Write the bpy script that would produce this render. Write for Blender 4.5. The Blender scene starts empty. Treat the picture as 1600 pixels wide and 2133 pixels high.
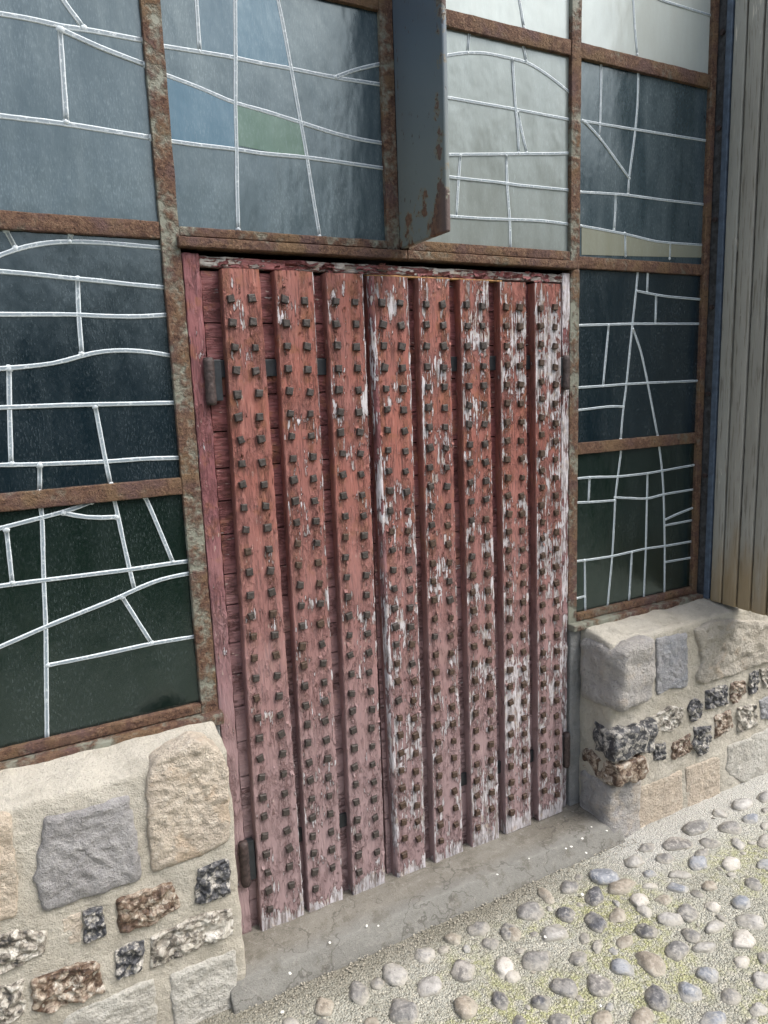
import bpy, bmesh, math, random
from mathutils import Vector, Matrix, noise
random.seed(7)
R = math.radians
S = bpy.context.scene
col = S.collection

# ------------------------------------------------------------------ camera
F = 1484.63                                   # focal length in pixels of the 1600 px wide photograph
CR = Vector((0.88303246, -0.46782152, -0.03737242))
CU = Vector((0.11224782, 0.1332077, 0.98471119))
CF = Vector((0.4556908, 0.87372692, -0.17013867))
CC = Vector((-0.40271, -1.76016, 1.54371))
cd = bpy.data.cameras.new('camera')
cam = bpy.data.objects.new('camera', cd)
col.objects.link(cam)
M = Matrix(((CR.x, CU.x, -CF.x, CC.x), (CR.y, CU.y, -CF.y, CC.y), (CR.z, CU.z, -CF.z, CC.z), (0, 0, 0, 1)))
cam.matrix_world = M
cd.sensor_fit = 'HORIZONTAL'; cd.sensor_width = 36; cd.lens = F / 1600 * 36
cd.clip_start = .02; cd.clip_end = 500
S.camera = cam

# ------------------------------------------------------------------ sky, sun, exposure
SUN_EL, SUN_AZ = R(52), R(138)                # azimuth clockwise from +Y (the wall faces -Y)
w = bpy.data.worlds.new('World'); S.world = w; w.use_nodes = True
nt = w.node_tree; nt.nodes.clear()
sky = nt.nodes.new('ShaderNodeTexSky'); sky.sky_type = 'NISHITA'; sky.sun_disc = False
sky.sun_elevation = SUN_EL; sky.sun_rotation = SUN_AZ
sky.air_density = 1.0; sky.dust_density = 5.0; sky.ozone_density = 1.0
hs = nt.nodes.new('ShaderNodeHueSaturation'); hs.inputs['Saturation'].default_value = .6
bg = nt.nodes.new('ShaderNodeBackground'); bg.inputs['Strength'].default_value = .15
wo = nt.nodes.new('ShaderNodeOutputWorld')
nt.links.new(sky.outputs[0], hs.inputs['Color']); nt.links.new(hs.outputs[0], bg.inputs[0]); nt.links.new(bg.outputs[0], wo.inputs[0])
sl = bpy.data.lights.new('sun', 'SUN'); sl.energy = .92; sl.angle = R(32); sl.color = (1, .985, .955)
sun = bpy.data.objects.new('sun', sl); col.objects.link(sun)
sdir = Vector((math.sin(SUN_AZ) * math.cos(SUN_EL), math.cos(SUN_AZ) * math.cos(SUN_EL), math.sin(SUN_EL)))
sun.rotation_euler = sdir.to_track_quat('Z', 'Y').to_euler()
S.view_settings.view_transform = 'Standard'; S.view_settings.look = 'None'
S.view_settings.gamma = 1; S.view_settings.use_curve_mapping = False
S.view_settings.exposure = 1.02
S.cycles.max_bounces = 6

# ------------------------------------------------------------------ photograph measurements -> world
def ray(px, py):
    return CR * ((px - 800) / F) - CU * ((py - 1066.5) / F) + CF
def atY(px, py, Y=0.0):
    d = ray(px, py); return CC + d * ((Y - CC.y) / d.y)
def atZ(px, py, Z=0.0):
    d = ray(px, py); return CC + d * ((Z - CC.z) / d.z)
def atX(px, py, X):
    d = ray(px, py); return CC + d * ((X - CC.x) / d.x)
def Q(ox, oy, s, pts):
    return [(ox + x / s, oy + y / s) for x, y in pts]

# ------------------------------------------------------------------ objects
def tag(o, label=None, cat=None, group=None, kind=None):
    if label: o['label'] = label
    if cat: o['category'] = cat
    if group: o['group'] = group
    if kind: o['kind'] = kind
    return o
def empty(name, loc, label, cat, group=None):
    o = bpy.data.objects.new(name, None); col.objects.link(o); o.location = loc
    o.empty_display_size = .1
    return tag(o, label, cat, group, 'thing')
def link(name, me, mats, parent=None, smooth=False):
    o = bpy.data.objects.new(name, me); col.objects.link(o)
    if mats is not None:
        for m in (mats if isinstance(mats, (list, tuple)) else [mats]): me.materials.append(m)
    if smooth:
        me.polygons.foreach_set('use_smooth', [True] * len(me.polygons))
    if parent:
        o.parent = parent
        L = Vector((0, 0, 0)); p = parent
        while p: L += p.location; p = p.parent
        o.location = -L                       # mesh data stay in world coordinates
    return o
class MB:
    """collects vertices and faces, links them as one mesh object"""
    def __init__(s): s.v = []; s.f = []; s.mi = []
    def add(s, vs, fs):
        n = len(s.v); s.v += [tuple(a) for a in vs]; s.f += [tuple(i + n for i in f) for f in fs]
    def box(s, x0, x1, y0, y1, z0, z1, b=0.0):
        if b <= 0:
            vs = [(x, y, z) for x in (x0, x1) for y in (y0, y1) for z in (z0, z1)]
            s.add(vs, [(0, 1, 3, 2), (4, 6, 7, 5), (0, 4, 5, 1), (2, 3, 7, 6), (0, 2, 6, 4), (1, 5, 7, 3)])
            return
        bm = bmesh.new(); bmesh.ops.create_cube(bm, size=1)
        for v in bm.verts:
            v.co = Vector((x0 + (v.co.x + .5) * (x1 - x0), y0 + (v.co.y + .5) * (y1 - y0), z0 + (v.co.z + .5) * (z1 - z0)))
        bmesh.ops.bevel(bm, geom=bm.edges[:], offset=b, segments=2, profile=.6, affect='EDGES')
        s.bm(bm)
    def bm(s, bm):
        bm.verts.index_update()
        s.add([v.co.copy() for v in bm.verts], [[v.index for v in f.verts] for f in bm.faces]); bm.free()
    def build(s, name, mat, parent=None, smooth=False):
        me = bpy.data.meshes.new(name); me.from_pydata(s.v, [], s.f); me.update()
        bm = bmesh.new(); bm.from_mesh(me); bmesh.ops.recalc_face_normals(bm, faces=bm.faces[:]); bm.to_mesh(me); bm.free()
        return link(name, me, mat, parent, smooth)
def fbm(p, oct=4):
    a, t, f = 0., 1., 1.
    for _ in range(oct):
        a += t * noise.noise(p * f); t *= .5; f *= 2.03
    return a
def grid_line(a, b, r, step):
    n = max(1, round((b - a - 2 * r) / step))
    return [a, a + r * .45] + [a + r + (b - a - 2 * r) * i / n for i in range(n + 1)] + [b - r * .45, b]
def rock_box(mb, lo, hi, r, step, amp, freq, post=None, skip=()):
    """a box with rounded edges whose skin is roughened by noise"""
    lo, hi = Vector(lo), Vector(hi)
    for ax in range(3):
        u, v = (ax + 1) % 3, (ax + 2) % 3
        gu, gv = grid_line(lo[u], hi[u], r, step), grid_line(lo[v], hi[v], r, step)
        nu, nv = len(gu) - 1, len(gv) - 1
        for side in (0, 1):
            if (ax, side) in skip: continue
            vs, fs = [], []
            for i in range(nu + 1):
                for j in range(nv + 1):
                    p = Vector((0, 0, 0)); p[ax] = (lo, hi)[side][ax]
                    p[u] = gu[i]; p[v] = gv[j]
                    c = Vector([min(max(p[k], lo[k] + r), hi[k] - r) for k in range(3)])
                    n = p - c
                    if n.length > 1e-6:
                        n.normalize(); p = c + n * r
                    p = p + n * amp * fbm(p * freq + Vector((3, 7, 11)))
                    vs.append(post(p) if post else p)
            for i in range(nu):
                for j in range(nv):
                    a = i * (nv + 1) + j; q = (a, a + nv + 1, a + nv + 2, a + 1)
                    fs.append(q if side else q[::-1])
            mb.add(vs, fs)
def weld(o, d=1e-4):
    bm = bmesh.new(); bm.from_mesh(o.data); bmesh.ops.remove_doubles(bm, verts=bm.verts[:], dist=d)
    bmesh.ops.recalc_face_normals(bm, faces=bm.faces[:]); bm.to_mesh(o.data); bm.free()
    o.data.polygons.foreach_set('use_smooth', [True] * len(o.data.polygons)); return o

# ------------------------------------------------------------------ materials
class N:
    def __init__(s, name, rough=.6, spec=.5):
        s.m = bpy.data.materials.new(name); s.m.use_nodes = True
        s.t = s.m.node_tree; s.b = s.t.nodes['Principled BSDF']
        s.b.inputs['Roughness'].default_value = rough; s.b.inputs['Specular IOR Level'].default_value = spec
        g = s.t.nodes.new('ShaderNodeNewGeometry'); s.P = g.outputs['Position']; s.Nn = g.outputs['Normal']
        s._gen = s._rnd = None
    def n(s, t): return s.t.nodes.new(t)
    def put(s, sock, v):
        if isinstance(v, bpy.types.NodeSocket): s.t.links.new(v, sock)
        elif isinstance(v, tuple) and len(v) == 3 and sock.type == 'RGBA': sock.default_value = (*v, 1)
        else: sock.default_value = v
    @property
    def gen(s):
        if not s._gen: s._gen = s.n('ShaderNodeTexCoord').outputs['Generated']
        return s._gen
    @property
    def rnd(s):
        if not s._rnd: s._rnd = s.n('ShaderNodeObjectInfo').outputs['Random']
        return s._rnd
    def attr(s, name):
        a = s.n('ShaderNodeAttribute'); a.attribute_type = 'OBJECT'; a.attribute_name = name; return a.outputs['Fac']
    def vc(s, name):
        a = s.n('ShaderNodeAttribute'); a.attribute_type = 'GEOMETRY'; a.attribute_name = name; return a.outputs['Fac']
    def sc(s, v, k):
        x = s.n('ShaderNodeVectorMath'); x.operation = 'MULTIPLY'; s.put(x.inputs[0], v); x.inputs[1].default_value = k; return x.outputs[0]
    def addv(s, v, k):
        x = s.n('ShaderNodeVectorMath'); x.operation = 'ADD'; s.put(x.inputs[0], v); s.put(x.inputs[1], k); return x.outputs[0]
    def off(s, v, k=31.):
        c = s.n('ShaderNodeCombineXYZ'); m = s.ma('MULTIPLY', s.rnd, k)
        for i in range(3): s.t.links.new(m, c.inputs[i])
        return s.addv(v, c.outputs[0])
    def no(s, v, scale, det=4, ro=.55, dist=0.):
        x = s.n('ShaderNodeTexNoise'); s.put(x.inputs['Vector'], v); x.inputs['Scale'].default_value = scale
        x.inputs['Detail'].default_value = det; x.inputs['Roughness'].default_value = ro; x.inputs['Distortion'].default_value = dist
        return x.outputs['Fac']
    def vo(s, v, scale, feat='F1', out='Distance', rand=1.):
        x = s.n('ShaderNodeTexVoronoi'); x.feature = feat; s.put(x.inputs['Vector'], v); x.inputs['Scale'].default_value = scale
        x.inputs['Randomness'].default_value = rand; return x.outputs[out]
    def ma(s, op, a, b=0., c=0., clamp=False):
        x = s.n('ShaderNodeMath'); x.operation = op; x.use_clamp = clamp
        for i, v in enumerate((a, b, c)): s.put(x.inputs[i], v)
        return x.outputs[0]
    def st(s, v, a, b, lo=0., hi=1.):
        x = s.n('ShaderNodeMapRange'); x.interpolation_type = 'SMOOTHSTEP'
        s.put(x.inputs['Value'], v); s.put(x.inputs['From Min'], a); s.put(x.inputs['From Max'], b)
        s.put(x.inputs['To Min'], lo); s.put(x.inputs['To Max'], hi); return x.outputs['Result']
    def mix(s, f, a, b, mode='MIX'):
        x = s.n('ShaderNodeMix'); x.data_type = 'RGBA'; x.blend_type = mode
        s.put(x.inputs['Factor'], f); s.put(x.inputs['A'], a) if False else None
        s.put(x.inputs[6], a); s.put(x.inputs[7], b); return x.outputs[2]
    def ramp(s, f, stops, interp='LINEAR'):
        x = s.n('ShaderNodeValToRGB'); x.color_ramp.interpolation = interp
        e = x.color_ramp.elements
        while len(e) < len(stops): e.new(.5)
        for k, (p, c) in zip(e, stops): k.position = p; k.color = (*c, 1)
        s.put(x.inputs[0], f); return x.outputs[0]
    def xyz(s, v):
        x = s.n('ShaderNodeSeparateXYZ'); s.put(x.inputs[0], v); return x.outputs
    def bump(s, h, strength=.5, dist=.002, prev=None):
        x = s.n('ShaderNodeBump'); s.put(x.inputs['Height'], h); x.inputs['Strength'].default_value = strength; x.inputs['Distance'].default_value = dist
        if prev: s.t.links.new(prev, x.inputs['Normal'])
        return x.outputs[0]
    def fin(s, color, normal=None, rough=None, spec=None):
        s.put(s.b.inputs['Base Color'], color)
        if normal: s.t.links.new(normal, s.b.inputs['Normal'])
        if rough is not None: s.put(s.b.inputs['Roughness'], rough)
        if spec is not None: s.put(s.b.inputs['Specular IOR Level'], spec)
        return s.m

def plain(name, c, rough=.6, spec=.4, var=.3, scale=60, bump=.002):
    k = N(name, rough, spec); n = k.no(k.off(k.P), scale, 5, .62)
    cc = k.mix(k.st(n, .3, .7), tuple(x * (1 - var) for x in c), tuple(min(1, x * (1 + var)) for x in c))
    return k.fin(cc, k.bump(n, .7, bump))
def paint_mat(name, vertical=True, red=((.300, .113, .088), (.265, .115, .100)), under=(.54, .52, .545), bare=(.25, .22, .21), dust=True, edge=True, crack=1., thr0=.747):
    """old oil paint on wood: fibres along the grain, ragged flaked patches, curled cracks"""
    k = N(name, .62, .3)
    P = k.off(k.P)
    al = lambda q: (1, 1, q) if vertical else (q, 1, 1)
    blob = k.no(k.sc(P, al(.6)), 24, 5, .62)
    big = k.no(P, 5.5, 3)
    fib = k.no(k.sc(P, al(.09)), 190, 3, .6)
    fine = k.no(k.sc(P, al(.16)), 120, 4, .65)
    blob2 = k.no(k.sc(P, al(.5)), 62, 4, .65)
    raw = k.ma('ADD', k.ma('ADD', k.ma('MULTIPLY', blob, .38), k.ma('MULTIPLY', fib, .36)), k.ma('ADD', k.ma('MULTIPLY', big, .27), k.ma('MULTIPLY', blob2, .24)))
    if edge:
        gx = k.xyz(k.gen)[0]
        e = k.ma('MULTIPLY', k.ma('ABSOLUTE', k.ma('SUBTRACT', gx, .5)), 2.)
        rgt = k.st(gx, .0, 1., .55, 1.)
        raw = k.ma('ADD', raw, k.ma('MULTIPLY', k.ma('MULTIPLY', k.ma('POWER', e, 7.), .10), rgt))
        raw = k.ma('SUBTRACT', raw, k.st(k.xyz(k.Nn)[0], -.5, -.9, 0., .13))
        gz = k.xyz(k.gen)[2]
        raw = k.ma('ADD', raw, k.st(gz, .045, .0, 0, .15))
    if edge: raw = k.ma('ADD', raw, k.ma('MULTIPLY', k.ma('MULTIPLY', k.st(gx, .955, .98), k.st(k.xyz(k.Nn)[1], -.3, -.9)), k.st(fine, .38, .52, 0, .24)))
    thr = k.ma('SUBTRACT', thr0, k.attr('peel'))
    mask = k.st(raw, thr, k.ma('ADD', thr, .005))
    lift = k.ma('MULTIPLY', k.st(raw, k.ma('SUBTRACT', thr, .03), thr), k.ma('SUBTRACT', 1., mask))
    # curled cracks: contour lines of a stretched noise, only in worn zones
    cn = k.no(k.sc(P, al(.33)), 52, 5, .7, .5)
    ridge = k.ma('ABSOLUTE', k.ma('SUBTRACT', cn, .5))
    zone = k.st(k.no(k.sc(P, al(.5)), 13, 3), .40, .60)
    ck = k.ma('MULTIPLY', k.ma('MULTIPLY', k.st(ridge, .026, .006), zone), crack)
    c = k.mix(k.st(big, .38, .62), red[0], red[1])
    c = k.mix(k.ma('MULTIPLY', k.st(fine, .52, .68), .5), c, tuple(min(1, x * f_) for x, f_ in zip(red[0], (1.35, 1.7, 1.8))))
    c = k.mix(k.ma('MULTIPLY', k.st(fib, .47, .36), .7), c, tuple(x * .45 for x in red[1]))
    if edge:
        cols = k.ma('ADD', k.st(k.ma('ABSOLUTE', k.ma('SUBTRACT', gx, .22)), .15, .04), k.st(k.ma('ABSOLUTE', k.ma('SUBTRACT', gx, .74)), .15, .04), 0., True)
        c = k.mix(k.ma('MULTIPLY', k.ma('MULTIPLY', cols, k.st(blob, .42, .60)), .6), c, (.225, .10, .058))
        zone = k.ma('ADD', k.ma('MULTIPLY', zone, .55), k.ma('MULTIPLY', cols, .45))
        ck = k.ma('MULTIPLY', k.ma('MULTIPLY', k.st(ridge, .030, .006), zone), crack)
    c = k.mix(k.ma('MULTIPLY', k.st(k.no(k.addv(P, (6, 1, 2)), 17, 4, .6), .54, .66), .55), c, (.25, .105, .055))
    zz = k.xyz(k.P)[2]
    if dust:
        d = k.ma('MULTIPLY', k.st(k.ma('ADD', zz, k.ma('MULTIPLY', big, .7)), 1.75, .62), .92)
        c = k.mix(d, c, (.315, .232, .238))
    c = k.mix(k.ma('MULTIPLY', lift, .6), c, (.15, .062, .045))
    c = k.mix(k.ma('MULTIPLY', ck, .6), c, (.12, .045, .038))
    sl_ = k.ma('MULTIPLY', k.st(k.no(k.sc(P, al(.28)), 150, 2, .5), .665, .70), k.st(blob, .46, .58))
    c = k.mix(k.ma('MULTIPLY', sl_, .8), c, (.43, .34, .30))
    u = k.mix(k.st(fine, .38, .56), bare, under)
    u = k.mix(k.ma('MULTIPLY', k.st(fib, .48, .36), .7), u, tuple(x * .8 for x in bare))
    u = k.mix(k.ma('MULTIPLY', k.st(k.no(P, 33, 3), .56, .66), .45), u, (.42, .34, .26))
    c = k.mix(mask, c, u)
    h = k.ma('ADD', k.ma('MULTIPLY', lift, .7), k.ma('MULTIPLY', k.ma('SUBTRACT', 1., mask), .9))
    h = k.ma('ADD', h, k.ma('MULTIPLY', k.ma('MULTIPLY', k.st(ridge, .11, .0), zone), .6 * crack))
    h = k.ma('SUBTRACT', h, k.ma('MULTIPLY', ck, .9))
    b = k.bump(h, 1., .0035)
    b = k.bump(k.ma('ADD', k.ma('MULTIPLY', fine, .8), fib), .8, .0035, b)
    return k.fin(c, b, k.ma('ADD', .55, k.ma('MULTIPLY', mask, .2)))

def rust_mat(name, paint=(.15, .145, .115), amount=.5):
    k = N(name, .75, .3); P = k.P
    big = k.no(P, 7, 4, .6); mid = k.no(P, 45, 6, .65); fine = k.no(P, 230, 4, .6)
    r = k.ramp(k.ma('ADD', k.ma('MULTIPLY', mid, .6), k.ma('MULTIPLY', fine, .4)),
               [(.34, (.04, .022, .018)), (.46, (.10, .055, .038)), (.54, (.145, .085, .055)), (.66, (.22, .15, .105))])
    pur = k.mix(k.st(k.no(k.addv(P, (5, 2, 9)), 11, 3), .48, .66), r, (.105, .062, .055))
    tan = k.mix(k.ma('MULTIPLY', k.st(k.no(k.addv(P, (1, 8, 3)), 9, 3), .48, .62), .75), pur, (.155, .10, .055))
    raw = k.ma('ADD', k.ma('MULTIPLY', big, .65), k.ma('MULTIPLY', mid, .35))
    m = k.st(raw, .60 - .16 * (1 - amount), .72 - .16 * (1 - amount))
    m = k.ma('SUBTRACT', 1., m)               # 1 = rust
    pc = k.mix(k.ma('MULTIPLY', k.st(fine, .5, .35), .3), paint, (.14, .09, .06))
    pit = k.no(P, 130, 5, .7)
    tan = k.mix(k.ma('MULTIPLY', k.st(pit, .46, .34), .8), tan, (.035, .022, .018))
    tan = k.mix(k.ma('MULTIPLY', k.st(pit, .56, .68), .6), tan, (.27, .17, .10))
    c = k.mix(m, pc, tan)
    h = k.ma('MULTIPLY', k.ma('ADD', k.ma('MULTIPLY', mid, 1.1), k.ma('MULTIPLY', pit, .9)), k.ma('ADD', .15, k.ma('MULTIPLY', m, .85)))
    return k.fin(c, k.bump(h, 1., .006), k.ma('ADD', .5, k.ma('MULTIPLY', m, .35)))

def glass_mat(name, tint=(.012, .018, .024), dust=.16, haze=0.):
    """rolled glass behind years of rain streaks and dust"""
    k = N(name, .2, .5); P = k.P
    s1 = k.no(k.sc(P, (1, 1, .26)), 330, 3, .7); s2 = k.no(k.sc(P, (1, 1, .4)), 9, 5, .65); s4 = k.no(k.sc(P, (1, 1, .16)), 16, 5, .7)
    sp = k.st(k.no(P, 420, 2, .5), .72, .80)
    d = k.ma('MULTIPLY', k.st(s1, .46, .80), k.st(s2, .22, .64))
    d = k.ma('ADD', k.ma('MULTIPLY', d, dust), k.ma('MULTIPLY', k.st(k.ma('ADD', k.ma('MULTIPLY', s2, .5), k.ma('MULTIPLY', s4, .5)), .38, .64), haze))
    d = k.ma('ADD', d, k.ma('MULTIPLY', sp, .06))
    c = k.mix(d, tint, (.54, .64, .68))
    wav = k.no(k.sc(P, (1, 1, .35)), 42, 3, .5)
    b = k.bump(k.ma('ADD', wav, k.ma('MULTIPLY', s1, .35)), .22, .0016)
    b = k.bump(k.no(k.sc(P, (1, 1, .55)), 9, 3, .5), .26, .02, b)
    k.b.inputs['IOR'].default_value = 1.85; k.b.inputs['Specular Tint'].default_value = (.80, .96, 1., 1)
    return k.fin(c, b, k.ma('ADD', .11, k.ma('MULTIPLY', s4, .24)))

def lead_mat():
    k = N('white_leading', .55, .4); P = k.P
    n = k.no(P, 160, 4, .6); e = k.vc('across')
    c = k.mix(k.st(e, .35, .75), (.19, .235, .27), (.60, .66, .69))
    c = k.mix(k.ma('MULTIPLY', k.st(n, .52, .70), .6), c, (.64, .69, .71))
    c = k.mix(k.ma('MULTIPLY', k.st(n, .42, .30), .6), c, (.30, .34, .37))
    return k.fin(c, k.bump(n, .2, .001))

def stone_mat(name, a, b, c2, scale=22, bumpd=.006, stain=None):
    k = N(name, .9, .2); P = k.off(k.P)
    n1 = k.no(P, scale * .35, 5, .65); n2 = k.no(P, scale * 2.4, 6, .72); n3 = k.no(P, scale * 7, 4, .65); n4 = k.no(k.addv(P, (3, 9, 1)), scale * 1.1, 5, .7)
    c = k.mix(k.st(n1, .38, .62), a, b)
    c = k.mix(k.ma('MULTIPLY', k.st(n2, .52, .66), .75), c, c2)
    c = k.mix(k.ma('MULTIPLY', k.st(n4, .47, .34), .5), c, tuple(x * .62 for x in a))
    if stain: c = k.mix(k.ma('MULTIPLY', k.st(k.no(k.addv(P, (4, 4, 4)), scale * .5, 4, .6), .53, .64), .75), c, stain)
    c = k.mix(k.ma('MULTIPLY', k.st(n3, .40, .31), .75), c, tuple(x * .42 for x in a))
    c = k.mix(k.ma('MULTIPLY', k.st(n3, .60, .70), .45), c, tuple(min(1, x * 1.2) for x in c2))
    h = k.ma('ADD', k.ma('MULTIPLY', n2, 1.3), k.ma('ADD', k.ma('MULTIPLY', n3, .6), k.ma('MULTIPLY', n4, 1.2)))
    return k.fin(c, k.bump(h, 1., bumpd * 1.9))

def flint_mat(name, stops, scale=34):
    """knapped flint: broken facets, each with its own tone, under a patchy pale rind"""
    k = N(name, .35, .5); P = k.off(k.P)
    w_ = k.n('ShaderNodeTexNoise'); w_.inputs['Scale'].default_value = 30; w_.inputs['Detail'].default_value = 3; k.put(w_.inputs['Vector'], P)
    D = k.addv(P, k.sc(w_.outputs['Color'], (.035, .035, .035)))
    v = k.xyz(k.vo(D, scale * 1.9, 'F1', 'Color'))[0]
    v2 = k.xyz(k.vo(k.addv(D, (3, 1, 2)), scale * 4.5, 'F1', 'Color'))[0]
    n1 = k.no(P, scale * 1.2, 5, .65, .8)
    f_ = k.ma('ADD', k.ma('ADD', k.ma('MULTIPLY', v, .42), k.ma('MULTIPLY', v2, .22)), k.ma('MULTIPLY', k.st(n1, .3, .7), .36))
    c = k.ramp(f_, stops)
    ed = k.vo(D, scale * 1.9, 'DISTANCE_TO_EDGE')
    c = k.mix(k.ma('MULTIPLY', k.st(ed, .05, .0), .5), c, (.05, .045, .04))
    h = k.ma('ADD', k.ma('ADD', v, k.ma('MULTIPLY', v2, .35)), k.ma('MULTIPLY', n1, .9))
    return k.fin(c, k.bump(h, 1., .008), k.ma('ADD', .28, k.ma('MULTIPLY', n1, .45)))

def mortar_mat(name, a, b, dirt=None):
    k = N(name, .92, .15); P = k.P
    n1 = k.no(P, 4.5, 5, .65); n2 = k.no(P, 42, 6, .7); n3 = k.no(P, 300, 3, .65); n4 = k.no(k.addv(P, (7, 3, 1)), 11, 5, .65)
    c = k.mix(k.st(n1, .36, .64), a, b)
    c = k.mix(k.ma('MULTIPLY', k.st(n4, .52, .68), .55), c, tuple(x * .72 for x in a))
    c = k.mix(k.ma('MULTIPLY', k.st(n2, .54, .70), .5), c, tuple(min(1, x * 1.28) for x in b))
    c = k.mix(k.ma('MULTIPLY', k.st(n2, .45, .33), .4), c, tuple(x * .68 for x in a))
    c = k.mix(k.ma('MULTIPLY', k.st(n3, .42, .32), .6), c, tuple(x * .45 for x in a))
    return k.fin(c, k.bump(k.ma('ADD', k.ma('MULTIPLY', n2, 1.3), k.ma('ADD', n4, k.ma('MULTIPLY', n3, .4))), 1., .010))

MAT = {}
MAT['batten'] = paint_mat('peeling_red_paint')
MAT['boards'] = paint_mat('cracked_shaded_red_boards', False, ((.20, .068, .066), (.165, .058, .060)), (.38, .34, .34), (.17, .15, .15), True, False, 1.25)  # red kept darker to paint in the shade behind the battens
MAT['stile'] = paint_mat('red_frame_paint', True, ((.225, .09, .092), (.195, .078, .085)), (.54, .52, .55), (.28, .25, .25), True, False, .8)
MAT['header'] = paint_mat('flaking_header_paint', False, ((.24, .085, .085), (.20, .075, .078)), (.40, .38, .355), (.20, .185, .17), False, False, 1.2)
MAT['rust'] = rust_mat('rusted_iron', amount=.62)
MAT['rust_paint'] = rust_mat('rusted_iron_old_paint', (.205, .215, .175), .20)
MAT['glass'] = glass_mat('dusty_dark_glass', (.0025, .0085, .014), .115, .012)
MAT['glass_pale'] = glass_mat('sky_pale_glass', (.17, .19, .175), .14, .10)  # pale base colour paints in the sky reflected by this light
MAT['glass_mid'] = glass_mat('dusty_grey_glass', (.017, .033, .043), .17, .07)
MAT['glass_white'] = glass_mat('sky_white_glass', (.36, .39, .37), .12, .12)  # bright sky reflection of the top panes, put into the base colour
MAT['glass_green'] = glass_mat('dark_green_glass', (.0018, .0075, .0055), .095, .008)
MAT['glass_blue'] = glass_mat('blue_stained_glass', (.012, .064, .112), .11, .03)
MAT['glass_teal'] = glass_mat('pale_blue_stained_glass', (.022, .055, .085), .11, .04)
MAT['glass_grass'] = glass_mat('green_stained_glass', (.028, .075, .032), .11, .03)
MAT['glass_glow'] = glass_mat('interior_glow_glass', (.20, .205, .155), .10, .05)  # yellowish tint paints in interior light showing through the foot of the pane
MAT['lead'] = lead_mat()
MAT['limestone'] = stone_mat('pale_limestone', (.648, .570, .468), (.576, .504, .420), (.768, .708, .612), 22, .008, (.600, .480, .360))
MAT['greycream'] = stone_mat('grey_cream_stone', (.504, .470, .409), (.470, .431, .364), (.605, .571, .515), 22, .008, (.538, .448, .347))
MAT['sandstone'] = stone_mat('grey_sandstone', (.400, .393, .393), (.317, .310, .310), (.497, .483, .476), 34, .005)
MAT['bluestone'] = stone_mat('blue_grey_stone', (.320, .333, .358), (.384, .384, .397), (.461, .467, .474), 30, .006)
MAT['cornerstone'] = stone_mat('grey_and_cream_stone', (.403, .392, .386), (.470, .448, .420), (.560, .532, .493), 22, .008, (.515, .459, .392))
MAT['tanstone'] = stone_mat('tan_stone', (.56, .48, .385), (.51, .445, .365), (.62, .565, .48), 18, .007)
MAT['palestone'] = stone_mat('pale_grey_stone', (.506, .495, .451), (.440, .424, .380), (.572, .561, .517), 16, .006)
MAT['flint_dark'] = flint_mat('black_flint', [(.18, (.018, .020, .026)), (.40, (.055, .058, .066)), (.52, (.14, .14, .145)), (.62, (.26, .25, .23)), (.74, (.46, .44, .40))])
MAT['flint_brown'] = flint_mat('brown_flint', [(.18, (.045, .026, .018)), (.38, (.115, .072, .048)), (.52, (.235, .18, .135)), (.68, (.38, .325, .26)), (.84, (.52, .49, .44))], 28)
MAT['flint_pale'] = flint_mat('pale_flint', [(.14, (.043, .043, .045)), (.30, (.140, .124, .103)), (.46, (.324, .297, .254)), (.64, (.454, .432, .378)), (.84, (.605, .583, .540))], 26)
MAT['mortar'] = mortar_mat('lime_mortar', (.475, .443, .373), (.518, .491, .427))
MAT['cement'] = mortar_mat('grey_cement', (.24, .25, .25), (.30, .30, .29))

def ground_mat():
    k = N('gravelly_concrete', .95, .15); P = k.P
    x, y, z = k.xyz(P)
    n1 = k.no(P, 3.2, 5, .6); n2 = k.no(P, 34, 5, .65); n3 = k.no(P, 330, 3, .6)
    ag = k.vo(P, 190, 'F1'); agc = k.xyz(k.vo(P, 190, 'F1', 'Color'))[0]
    c = k.mix(k.st(n1, .35, .65), (.315, .315, .265), (.41, .41, .36))
    moss = k.ma('MULTIPLY', k.st(k.no(k.addv(P, (3, 1, 0)), 3.6, 4, .6), .43, .58), k.st(k.ma('SUBTRACT', y, k.ma('MULTIPLY', x, -.0)), -.22, -.36))
    moss = k.ma('MULTIPLY', moss, k.st(n2, .36, .58))
    c = k.mix(k.ma('MULTIPLY', moss, .62), c, (.38, .39, .15))
    c = k.mix(k.ma('MULTIPLY', k.st(agc, .60, .9), .55), c, (.56, .53, .44))
    c = k.mix(k.ma('MULTIPLY', k.st(agc, .25, .05), .55), c, (.16, .15, .11))
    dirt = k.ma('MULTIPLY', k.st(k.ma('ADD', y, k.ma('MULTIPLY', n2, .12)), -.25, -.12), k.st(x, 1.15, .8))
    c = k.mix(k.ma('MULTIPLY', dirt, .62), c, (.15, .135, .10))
    pale = k.ma('MULTIPLY', k.st(k.ma('ADD', y, k.ma('MULTIPLY', n2, .10)), -.40, -.2), k.st(x, 1.05, 1.3))
    c = k.mix(k.ma('MULTIPLY', pale, .6), c, (.54, .535, .51))
    h = k.ma('ADD', k.ma('MULTIPLY', ag, -.8), k.ma('ADD', k.ma('MULTIPLY', n2, 1.2), k.ma('MULTIPLY', n3, .4)))
    return k.fin(c, k.bump(h, 1., .008))
MAT['ground'] = ground_mat()

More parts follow.
